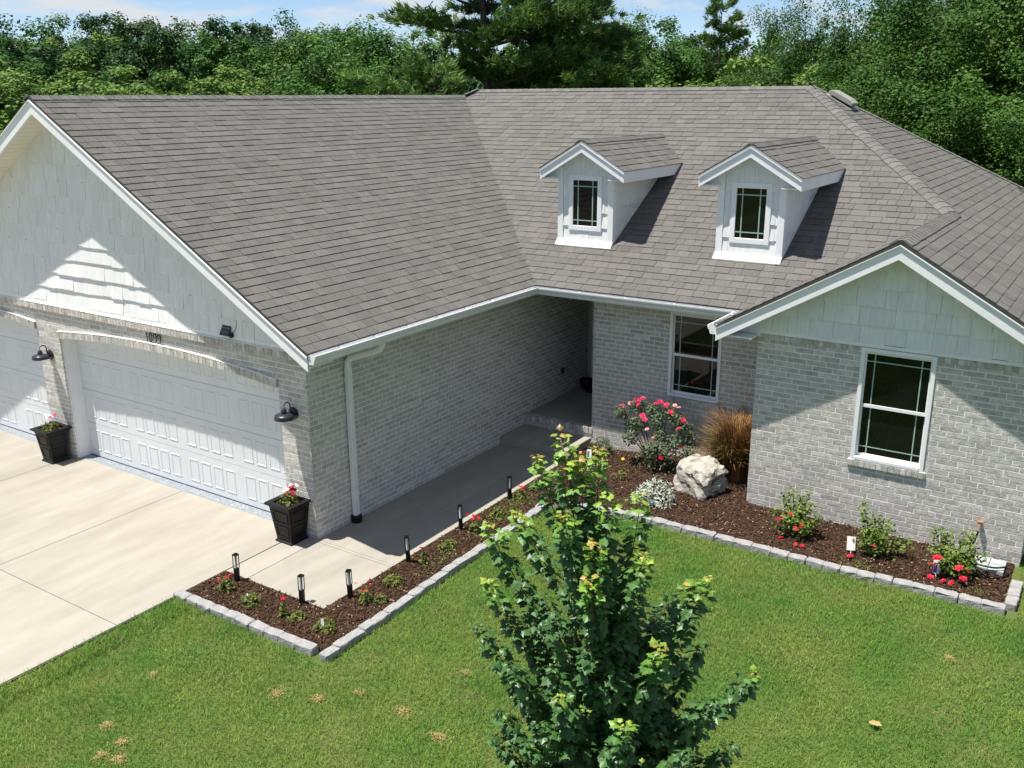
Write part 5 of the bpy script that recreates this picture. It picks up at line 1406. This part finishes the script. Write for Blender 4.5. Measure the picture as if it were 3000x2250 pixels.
weeds('weeds', 'faint green weeds in the bed midway along the walkway', 1.75, 0.35, 0.1, 0.25, 180)
weeds('weeds', 'few green weeds by the edging stones before the middle hibiscus', 6.25, 2.78, 0.14, 0.06, 110)
weeds('weeds', 'yellowish grass sprig at the right corner of the gable bed', 7.55, 2.85, 0.07, 0.05, 60)

# shrub, rose, ornamental grass, silver plant
t = thing('small_shrub', 'small dark green shrub at the porch corner of the bed', 'shrub', (1.66, 4.80, 0.02))
mound(t, 420, 0.22, 0.25, 0.045, 'shrub_leaf', 0.5); stems(t, [(.1, .05, .2), (-.1, .02, .18), (0, -.1, .2), (.02, .08, .22)], 0.006)
rose = thing('rose_bush', 'leggy rose bush with crimson blooms before the shaded brick wall', 'rose bush', (2.77, 4.50, 0.11))
rt = [(-.62, .05, .80), (-.48, .1, .62), (-.35, .05, .95), (-.28, -.1, .72), (-.1, .05, .92), (.02, -.05, .80), (.14, .08, .93), (.30, .02, .86), (.45, .0, .74), (.50, .08, .56), (.36, -.15, .55), (.18, -.22, .45), (-.02, -.25, .38), (-.42, -.05, .45), (.55, -.05, .38), (.1, -.1, .6)]
stems(rose, rt, 0.011)
Ps = []; Ns = []
for tp in rt:
    tp = np.array(tp); n = 150
    q = prg.normal(size=(n, 3)); q /= np.linalg.norm(q, axis=1, keepdims=True)
    Ps.append(tp + [0, 0, -.03] + q * (prg.random(n) ** .4)[:, None] * [.15, .14, .14]); Ns.append(q + prg.normal(0, .5, (n, 3)) + [0, 0, .5])
n = 300; Ps.append(np.c_[prg.normal(.1, .2, n), prg.normal(-.12, .14, n), prg.uniform(.06, .36, n)]); Ns.append(prg.normal(0, .6, (n, 3)) + [0, 0, .6])
foliage_obj(rose, np.vstack(Ps), np.vstack(Ns), 0.052, 'rose_leaf', 0.6)
for p, m, s in (((-.62, .02, .88), 'pinkred', .05), ((-.50, .05, .93), 'pink', .04), ((-.36, .0, 1.02), 'pinkred', .055), ((-.27, .02, 1.06), 'pinkred', .05), ((-.30, -.06, .97), 'pinkred', .05), ((-.22, -.08, .82), 'pinkred', .055), ((-.16, -.12, .78), 'pinkred', .05),
                ((-.04, .0, 1.02), 'pinkred', .05), ((.03, .0, 1.06), 'pinkred', .055), ((.12, .02, 1.02), 'pinkred', .055), ((.22, -.03, .94), 'pinkred', .05), ((.26, .02, 1.04), 'pink', .04), ((.34, -.02, 1.03), 'pink', .04), ((.44, -.06, .86), 'pinkred', .05),
                ((.40, -.12, .74), 'pinkred', .045), ((.05, -.24, .56), 'pink', .035), ((.46, -.14, .46), 'red', .04), ((.22, -.32, .30), 'red', .045), ((-.08, -.2, .66), 'pink', .04), ((-.34, -.14, .76), 'pink', .04)): flower(rose, p, s, m, 7)

og = thing('ornamental_grass', 'clump of tan and rust coloured ornamental grass beside the boulder', 'ornamental grass', (3.98, 4.62, 0.15))
def grass_clump(parent, n, r0, H, spread, m, cx=0, cy=0, name='blades', w=0.006):
    a = prg.random(n) * 6.283; q = r0 * np.sqrt(prg.random(n)); bx_ = cx + q * np.cos(a); by_ = cy + q * np.sin(a)
    th = a + prg.normal(0, .7, n); hh = H * prg.uniform(.6, 1.05, n); sp = spread * prg.uniform(.2, 1.1, n)
    d = np.c_[np.cos(th), np.sin(th), 0 * th]; s = np.c_[-np.sin(th), np.cos(th), 0 * th]; b = np.c_[bx_, by_, 0 * th]
    pts = []
    for t, dx, z in ((0, 0, 0), (.4, .12, .45), (.75, .45, .86), (1., 1.0, prg.uniform(.78, 1.0))):
        pts.append(b + d * (sp * dx)[:, None] + np.c_[0 * th, 0 * th, hh * z])
    W = [w, w * .9, w * .7, w * .2]
    v = np.stack([p + s * (sg * W[i]) for i, p in enumerate(pts) for sg in (-1, 1)], 1).reshape(-1, 3)
    f = (np.arange(n)[:, None, None] * 8 + np.array([(0, 1, 3, 2), (2, 3, 5, 4), (4, 5, 7, 6)])).reshape(-1, 4)
    return stuff(link(name, npmesh(name, v, f, M[m], np.repeat(prg.random(n), 3)), parent))
grass_clump(og, 1000, 0.17, 1.02, 0.46, 'tan_blade'); grass_clump(og, 140, 0.2, 0.75, 0.62, 'tan_blade'); grass_clump(og, 380, 0.16, 0.80, 0.42, 'tan_green', -.12, -.05); grass_clump(og, 300, 0.10, 0.80, 0.22, 'tan_blade', .22, .14)
grass_clump(og, 160, 0.08, 0.45, 0.40, 'tan_blade', -.28, -.12)

sv = thing('silver_plant', 'rounded silvery leaved plant before the boulder', 'plant', (3.36, 3.22, 0.16))
mound(sv, 800, 0.30, 0.34, 0.055, 'silver_leaf', 0.38); stems(sv, [(.15, .05, .2), (-.15, .03, .2), (0, -.15, .2), (.03, .12, .22)], 0.006)
yf_ = thing('yellow_flower', 'single thin stalk with one yellow flower in the mulch', 'plant', (2.55, 3.78, 0.09))
stems(yf_, [(.01, 0, .33), (-.08, .02, .10), (.06, .0, .16)], 0.006, m='hib_leaf'); mound(yf_, 26, .05, .22, .05, 'hib_leaf', .4, base=.05)
flower(yf_, (.01, 0, .345), .028, 'yellow', 6)
foliage_obj(yf_, [(-.10, -.02, .09), (-.14, -.03, .08), (.05, -.02, .14)], [(0, -.4, 1), (0, -.3, 1), (.2, 0, 1)], .10, 'bed_leaf', .35)

def hibiscus(x, y, label, tips, fl, seed):
    t = thing('hibiscus_bush', label, 'shrub', (x, y, float(gz(x, y))), 'flowering shrubs before the brick gable')
    stems(t, tips, 0.008)
    Ps = []; Ns = []
    for tp in tips:
        tp = np.array(tp); k = 14 if tp[2] > .3 else 11
        for i in range(k):
            s = 0.3 + 0.72 * i / k; c = tp * [s, s, s]; n = 7
            q = prg.normal(size=(n, 3)); Ps.append(c + q * .036); Ns.append(q * .4 + prg.normal(0, .4, (n, 3)) + [0, -.1, .8])
    n = 150; Ps.append(np.c_[prg.normal(0, .13, n), prg.normal(-.03, .10, n), prg.uniform(.05, .26, n)]); Ns.append(prg.normal(0, .5, (n, 3)) + [0, 0, .8])
    foliage_obj(t, np.vstack(Ps), np.vstack(Ns), 0.052, 'hib_leaf', 0.6)
    for p, s in fl: flower(t, p, s, 'red', 6)
    return t
hibiscus(5.34, 3.20, 'leftmost of the three red flowering shrubs before the brick gable', [(-.22, .1, .50), (-.12, .15, .56), (0, .1, .50), (.10, .15, .58), (.16, .05, .46), (.28, .05, .32), (-.28, 0, .3), (.2, -.1, .25), (-.1, -.12, .3), (.05, 0, .38)],
         [((-.16, -.17, .24), .065), ((.05, -.18, .17), .045), ((.12, -.15, .22), .045), ((-.12, -.2, .01), .045), ((.18, -.3, .02), .035), ((.10, -.3, .02), .03), ((-.05, -.1, .32), .03)], 1)
hibiscus(6.32, 3.18, 'bushy green shrub with a single red flower before the brick gable, middle of three', [(-.22, .12, .62), (-.18, .05, .42), (-.06, .12, .46), (.06, .1, .48), (.14, .1, .44), (.30, .12, .26), (.4, .15, .22), (0, -.1, .36), (-.12, -.1, .32), (.12, -.08, .3)],
         [((.03, -.2, .20), .03), ((-.22, -.26, .03), .05), ((-.30, .0, .04), .03)], 2)
hibiscus(7.22, 3.16, 'shrub with big red blooms and a white tag near the hose, rightmost of three', [(-.28, .1, .48), (-.2, .12, .52), (-.1, .1, .46), (.05, .12, .50), (.14, .12, .56), (.2, .05, .40), (.30, .1, .30), (-.25, 0, .28), (.05, -.12, .34), (.2, -.1, .22), (-.1, -.12, .25)],
         [((-.16, -.2, .26), .065), ((.08, -.2, .20), .055), ((.16, -.2, .19), .045), ((.14, -.24, .10), .055), ((-.2, -.24, .02), .045), ((-.06, -.26, .02), .04), ((.03, -.26, .02), .04), ((-.22, -.15, .14), .035)], 3)

# boulder
bmv = []
rgb_ = np.random.default_rng(3)
import bmesh
bm = bmesh.new(); bmesh.ops.create_icosphere(bm, subdivisions=4, radius=1)
for v in bm.verts:
    u = np.array(v.co); u = u / np.max(np.abs(u)) ** 0.78
    k = 1 + 0.07 * math.sin(5 * u[0] + 2 * u[1]) + 0.05 * math.sin(9 * u[2] + 4 * u[0]) + 0.06 * math.sin(7 * u[1] - 3 * u[2]) + 0.035 * math.sin(17 * u[0] + 13 * u[2]) + rgb_.normal(0, .012)
    x, y, z = u * k * [0.30, 0.27, 0.30]
    if z > 0.16: z = 0.16 + (z - 0.16) * 0.45
    z -= 0.10 * (y < 0) * (-y) / 0.3
    step = 0.035; z = z * 0.5 + 0.5 * round(z / step) * step
    v.co = (x, y, z)
me = bpy.data.meshes.new('boulder'); bm.to_mesh(me); bm.free(); me.materials.append(M['boulder'])
bo = tag(link('boulder', me), 'large pale craggy limestone boulder in the mulch between silver plant and grass', 'boulder')
bo.location = (3.74, 3.92, 0.37); bo.rotation_euler = (0.02, 0.05, -0.35)

# ------------------------------------------------------------------ path lights
G_PL = 'black path lights along the walkway'
PLB = thing('path_light', '', 'path light', (0, 0, 0), G_PL)
obj('post', MB().prism([(-.026, -.026, -.04), (.026, -.026, -.04), (.026, .026, -.04), (-.026, .026, -.04)], (0, 0, 0.205)), M['black'], PLB, bevel=0.004)
for sx_, sy_ in ((-1, -1), (1, -1), (1, 1), (-1, 1)):
    obj('cage_bar', MB().box((sx_ * .024 - .004, sy_ * .024 - .004, .165), (sx_ * .024 + .004, sy_ * .024 + .004, .335)), M['black'], PLB)
obj('tube', MB().lathe((0, 0, 0), [(.015, .166), (.015, .332)], 10), M['lampwhite'], PLB)
obj('cap', MB().box((-.029, -.029, .335), (.029, .029, .352)).box((-.012, -.012, .352), (.012, .012, .362)), M['black'], PLB)
for i, (x, y, lab) in enumerate(((-0.03, -1.33, 'black path light nearest the driveway, in the front bed'), (1.02, -1.28, 'black path light in the front bed near the walkway corner'), (1.40, -0.88, 'black path light just round the walkway corner, third from the driveway'),
                                 (1.41, 0.17, 'black path light at the end of the sunlit paving, fourth from the driveway'), (1.41, 1.28, 'black path light beside the shaded walkway, fifth from the driveway'), (1.40, 2.48, 'black path light nearest the young maple, last along the walkway'))):
    o = PLB if i == 0 else copy_tree(PLB)
    o.location = (x, y, 0.0); o.rotation_euler = (random.uniform(-.04, .04), random.uniform(-.04, .04), 0.2 * i); o['label'] = lab

# ------------------------------------------------------------------ planters
def planter(x, y, label, plabel, rz, white, red):
    t = thing('planter', label, 'planter', (x, y, 0.0), 'tall black planters beside the garage doors', rz)
    lv = [(.150, 0.0), (.150, .022), (.138, .030), (.132, .045), (.182, .50), (.186, .515)]
    b = MB()
    for i in range(len(lv) - 1):
        (r0, z0), (r1, z1) = lv[i], lv[i + 1]
        c = [(-1, -1), (1, -1), (1, 1), (-1, 1)]
        b.add([(a * r0, e * r0, z0) for a, e in c] + [(a * r1, e * r1, z1) for a, e in c], [(i_, (i_ + 1) % 4, (i_ + 1) % 4 + 4, i_ + 4) for i_ in range(4)])
    b.add([(-.15, -.15, 0), (.15, -.15, 0), (.15, .15, 0), (-.15, .15, 0)], [(3, 2, 1, 0)])
    obj('pot', b, M['black'], t)
    rm = MB(); R0, R1, z0, z1 = .225, .150, .515, .56
    c = [(-1, -1), (1, -1), (1, 1), (-1, 1)]
    vs = [(a * .200, e * .200, z0) for a, e in c] + [(a * R0, e * R0, z0 + .02) for a, e in c] + [(a * R0, e * R0, z1) for a, e in c] + [(a * R1, e * R1, z1) for a, e in c] + [(a * R1, e * R1, z0 - .03) for a, e in c]
    fs = [(4 * k + i, 4 * k + (i + 1) % 4, 4 * k + 4 + (i + 1) % 4, 4 * k + 4 + i) for k in range(4) for i in range(4)]
    rm.add(vs, fs); obj('rim', rm, M['black'], t)
    bx('soil', (-.15, -.15, .48), (.15, .15, .505), M['soil'], t)
    # raised double panels on the four sides
    for k in range(4):
        ca, sa = math.cos(k * math.pi / 2), math.sin(k * math.pi / 2)
        for za_, zb_ in ((.08, .25), (.29, .46)):
            wa = .132 + (za_ - .045) * .11 - .035; wb = .132 + (zb_ - .045) * .11 - .035
            ya = .132 + (za_ - .045) * .11; yb2 = .132 + (zb_ - .045) * .11
            P = lambda xx, yy, zz: (xx * ca - yy * sa, xx * sa + yy * ca, zz)
            q = MB(); tt = .014
            for (x0, x1, z_0, z_1) in ((-1, 1, 0, .12), (-1, 1, .88, 1), (-1, -.84, .12, .88), (.84, 1, .12, .88)):
                def pt(fx, fz, off):
                    wv = wa + (wb - wa) * fz; yv = ya + (yb2 - ya) * fz
                    return P(fx * wv, -(yv + off), za_ + (zb_ - za_) * fz)
                q.add([pt(x0, z_0, .0005), pt(x1, z_0, .0005), pt(x1, z_1, .0005), pt(x0, z_1, .0005), pt(x0, z_0, .008), pt(x1, z_0, .008), pt(x1, z_1, .008), pt(x0, z_1, .008)],
                      [(4, 5, 6, 7), (0, 1, 5, 4), (1, 2, 6, 5), (2, 3, 7, 6), (3, 0, 4, 7)])
            obj('side_panel', q, M['black'], t)
    f = thing('potted_flowers', plabel, 'plant', (x, y, 0.50), 'flowers in the black planters', rz)
    mound(f, 170, .15, .15, .06, 'bed_leaf', .55); stems(f, [(.05, .03, .24), (-.06, .02, .2), (.02, -.06, .18), (.1, 0, .2), (-.02, .08, .26)], .004, m='shrub_leaf')
    for i in range(white): flower(f, (prg.normal(0, .06), prg.normal(.02, .05), .18 + .1 * prg.random()), .025, 'whitep', 5)
    for i in range(red): flower(f, (.08 + prg.normal(0, .035), .0 + prg.normal(0, .03), .17 + .13 * prg.random()), .036, 'red' if red > 2 else 'pinkred', 5)
    return t
planter(-0.29, -0.18, 'black tapered planter at the right corner of the garage front', 'red and white flowers growing in the right planter', 0.0, 9, 10)
planter(-5.63, -0.22, 'black tapered planter on the pier between the two garage doors', 'white flowers with one pink bloom in the left planter', 0.0, 12, 2)

# ------------------------------------------------------------------ wall lanterns
def lantern(x, z, label):
    t = thing('wall_lantern', label, 'wall lamp', (x, -0.010, z), 'barn style wall lamps on the garage front')
    obj('backplate', MB().lathe((0, 0, 0), [(.082, 0.0), (.084, -.014), (.058, -.026), (.03, -.042), (.012, -.05)], 20, axis=1), M['navy'], t, smooth=False)
    arc = [(0, -.045, .0), (0, -.055, .06)] + [(0, -.110 + .055 * math.cos(a), .12 + .055 * math.sin(a)) for a in np.linspace(0.1, math.pi - 0.1, 9)] + [(0, -.165, .13), (0, -.165, .095)]
    obj('gooseneck', MB().tube(arc, .0085, 8), M['navy'], t, smooth=True)
    obj('socket', MB().lathe((0, -.165, .075), [(.034, -.035), (.036, .0), (.026, .028), (.014, .034)], 14), M['navy'], t)
    obj('shade', MB().lathe((0, -.165, .075), [(.040, -.030), (.095, -.042), (.122, -.056), (.132, -.105), (.129, -.105), (.119, -.060), (.092, -.047), (.040, -.036)], 28), M['navy'], t, smooth=True)
    obj('bulb', MB().lathe((0, -.165, .075), [(.012, -.04), (.03, -.07), (.022, -.092), (.004, -.098)], 10), M['lampwhite'], t, smooth=True)
    return t
lantern(-0.256, 1.72, 'dark barn wall lamp on the brick at the right garage corner')
lantern(-5.69, 1.71, 'dark barn wall lamp on the brick pier between the garage doors')

# ------------------------------------------------------------------ house number, solar light
hn = thing('house_number', 'black metal house number 1099 above the double garage door', 'house number', (-2.97, -0.012, 2.352))
def digit(ch, cx):
    b = MB(); y = -0.016; hh = .066
    if ch == '1':
        b.box((cx - .008, y - .006, -hh), (cx + .006, y, hh)); b.obox((cx - .024, y - .006, hh - .024), (.02, 0, .022), (.006, 0, -.008), (0, .006, 0))
    elif ch == '0':
        pts = [(cx + .031 * math.cos(a), y, .064 * math.sin(a)) for a in np.linspace(0, 2 * math.pi, 25)]; b.tube(pts,   .0072, 6, cap=False)
    else:
        pts = [(cx + .029 * math.cos(a), y, .033 + .031 * math.sin(a)) for a in np.linspace(0, 2 * math.pi, 21)]; b.tube(pts,   .0072, 6, cap=False)
        pts = [(cx + .029, y, .033), (cx + .027, y, .005), (cx + .020, y, -.025), (cx + .006, y, -.064)]; b.tube(pts,   .0072, 6)
    b.tube([(cx, y, 0.03 if ch == '9' else 0.0), (cx, .012, 0.03 if ch == '9' else 0.0)], .002, 5)
    obj('digit', b, M['black'], hn)
for ch, cx in zip('1099', (-.135, -.058, .042, .135)): digit(ch, cx)
so = thing('solar_light', 'small black solar panel light fixed on the white gable above the double door', 'solar light', (-1.38, -0.03, 2.64))
pn = MB().obox((-.085, -.05, -.035), (.17, 0, 0), (-.0, .105, .175), (0, -.012, .007))
obj('panel', pn, M['solar'], so)
gr = MB()
for k in range(1, 4): gr.obox((-.08, -.05 + .105 * k / 4 - .0135, -.035 + .175 * k / 4 + .008), (.16, 0, 0), (0, .002, .0034), (0, -.001, .0006))
obj('cell_line', gr, M['grey'], so)
obj('bracket', MB().tube([(.07, .03, .0), (.10, -.02, -.02)], .02, 8).lathe((.105, -.03, -.02), [(.02, -.02), (.036, -.008), (.036, .02), (.02, .03)], 12, axis=1), M['black'], so)
obj('wire', MB().tube([(.09, -.02, .0), (.15, .0, .03), (.185, .005, .10), (.19, .01, .17), (.15, .012, .20)], .003, 5), M['black'], so)

# ------------------------------------------------------------------ hose, spigot, paver, tags
sp_ = thing('garden_tap', 'brass garden tap on the brick gable near the right corner', 'tap', (7.37, yw - .008, .60))
obj('body', MB().tube([(0, .01, 0), (0, -.09, 0), (0, -.11, -.05)], .014, 8), M['brass'], sp_)
obj('handle', MB().lathe((0, -.05, .03), [(.004, -.02), (.004, 0), (.034, .002), (.036, .012), (.004, .014)], 12), M['brass'], sp_)
obj('flange', MB().lathe((0, -.001, 0), [(.03, 0), (.03, -.01), (.016, -.014)], 14, axis=1), M['brass'], sp_)
def spline(pts, n=8):
    pts = [np.array(p, float) for p in pts]; P = [pts[0]] + pts + [pts[-1]]; r = []
    for i in range(1, len(P) - 2):
        for k in range(n):
            t = k / n; a, b, c, d = P[i - 1], P[i], P[i + 1], P[i + 2]
            r.append(0.5 * ((2 * b) + (-a + c) * t + (2 * a - 5 * b + 4 * c - d) * t * t + (-a + 3 * b - 3 * c + d) * t ** 3))
    return r + [pts[-1]]
hs = MB().tube(spline([(7.37, yw - .115, .53), (7.345, yw - .13, .40), (7.30, yw - .17, .27), (7.27, yw - .26, .235), (7.32, 3.50, .245), (7.45, 3.43, .25), (7.62, 3.44, .25), (7.745, 3.52, .25), (7.76, 3.46, .20), (7.71, 3.36, .185), (7.6, 3.30, .185), (7.45, 3.27, .18), (7.3, 3.29, .18)], 6), .011, 8)
tag(obj('garden_hose', hs, M['black'], smooth=True), 'black garden hose running from the tap across the grey slab', 'hose')
pv_ = thing('grey_paver', 'grey square slab of four tiles under the hose at the gable corner', 'paver', (7.55, 3.60, 0.16))
for (a, b) in ((-.17, -.15), (.003, -.15), (-.17, .023), (.003, .023)): bx('tile', (a, b, 0), (a + .167, b + (.17 if b < 0 else .13), .055 + .006 * (b > 0)), M['grey'], pv_, bevel=.004)
def plant_tag(name, x, y, w_, h_, rx, rz, label, m, m2=None):
    z = float(gz(x, y)); t = thing(name, label, 'plant tag', (x, y, z), 'plant tags in the beds', rz)
    t.rotation_euler = (rx, 0, rz)
    bx('card', (-w_ / 2, -.0015, .03), (w_ / 2, .0015, .03 + h_), M[m], t)
    obj('stake', MB().box((-.004, -.002, -.04), (.004, .002, .0295)), M[m], t)
    if m2: bx('print', (-w_ * .42, -.0032, .03 + h_ * .06), (w_ * .1, -.0018, .03 + h_ * .8), M[m2], t)
plant_tag('plant_tag', 6.07, 3.08, .10, .17, -.35, .35, 'white card tag leaning left of the middle shrub at the gable', 'card')
plant_tag('plant_tag', 1.69, -1.62, .03, .13, -.3, .9, 'thin white tag stuck in the corner plant of the front bed', 'card')
plant_tag('plant_tag', 1.62, 4.45, .075, .13, -.45, .4, 'white and green plant tag before the dark shrub near the porch', 'card', 'greenprint')
plant_tag('plant_tag', 0.46, -1.66, .05, .09, -.5, -.5, 'pale tag tucked into the second plant from the driveway', 'card')
plant_tag('plant_tag', 7.06, 3.02, .07, .16, -.2, .3, 'white and purple tag in the shrub with big red blooms', 'card', 'purple')
# small pale pebbles lying about the beds
G_RK = 'loose pale stones lying in the mulch'
for x, y, s, lab in ((3.0, 3.05, .055, 'loose tan stone in the mulch before the yellow flower'), (1.72, 0.62, .022, 'tiny white stone in the walkway bed'), (1.83, -1.02, .02, 'small white stone in the mulch at the bed corner'), (1.95, -1.62, .016, 'tiny white pebble beside the corner edging stone')):
    o = link('pebble', ST[int(s * 1000) % 10]); o.scale = (s * 4.4, s * 5, s * 4); o.location = (x, y, float(gz(x, y)) + s * .1); tag(o, lab, 'stone', G_RK)
tag(obj('fallen_leaf', MB().add([(0, 0, 0), (.03, .03, .012), (.09, .02, .02), (.12, -.01, .006), (.07, -.04, .01), (.02, -.03, .004)], [(0, 1, 2, 3, 4, 5)]), M['straw']), 'single curled brown leaf lying on the open lawn right of the maple', 'leaf').location = (7.05, -0.05, 0.07)
print('objects', len(bpy.data.objects), 'tris', sum(len(m.polygons) for m in bpy.data.meshes))
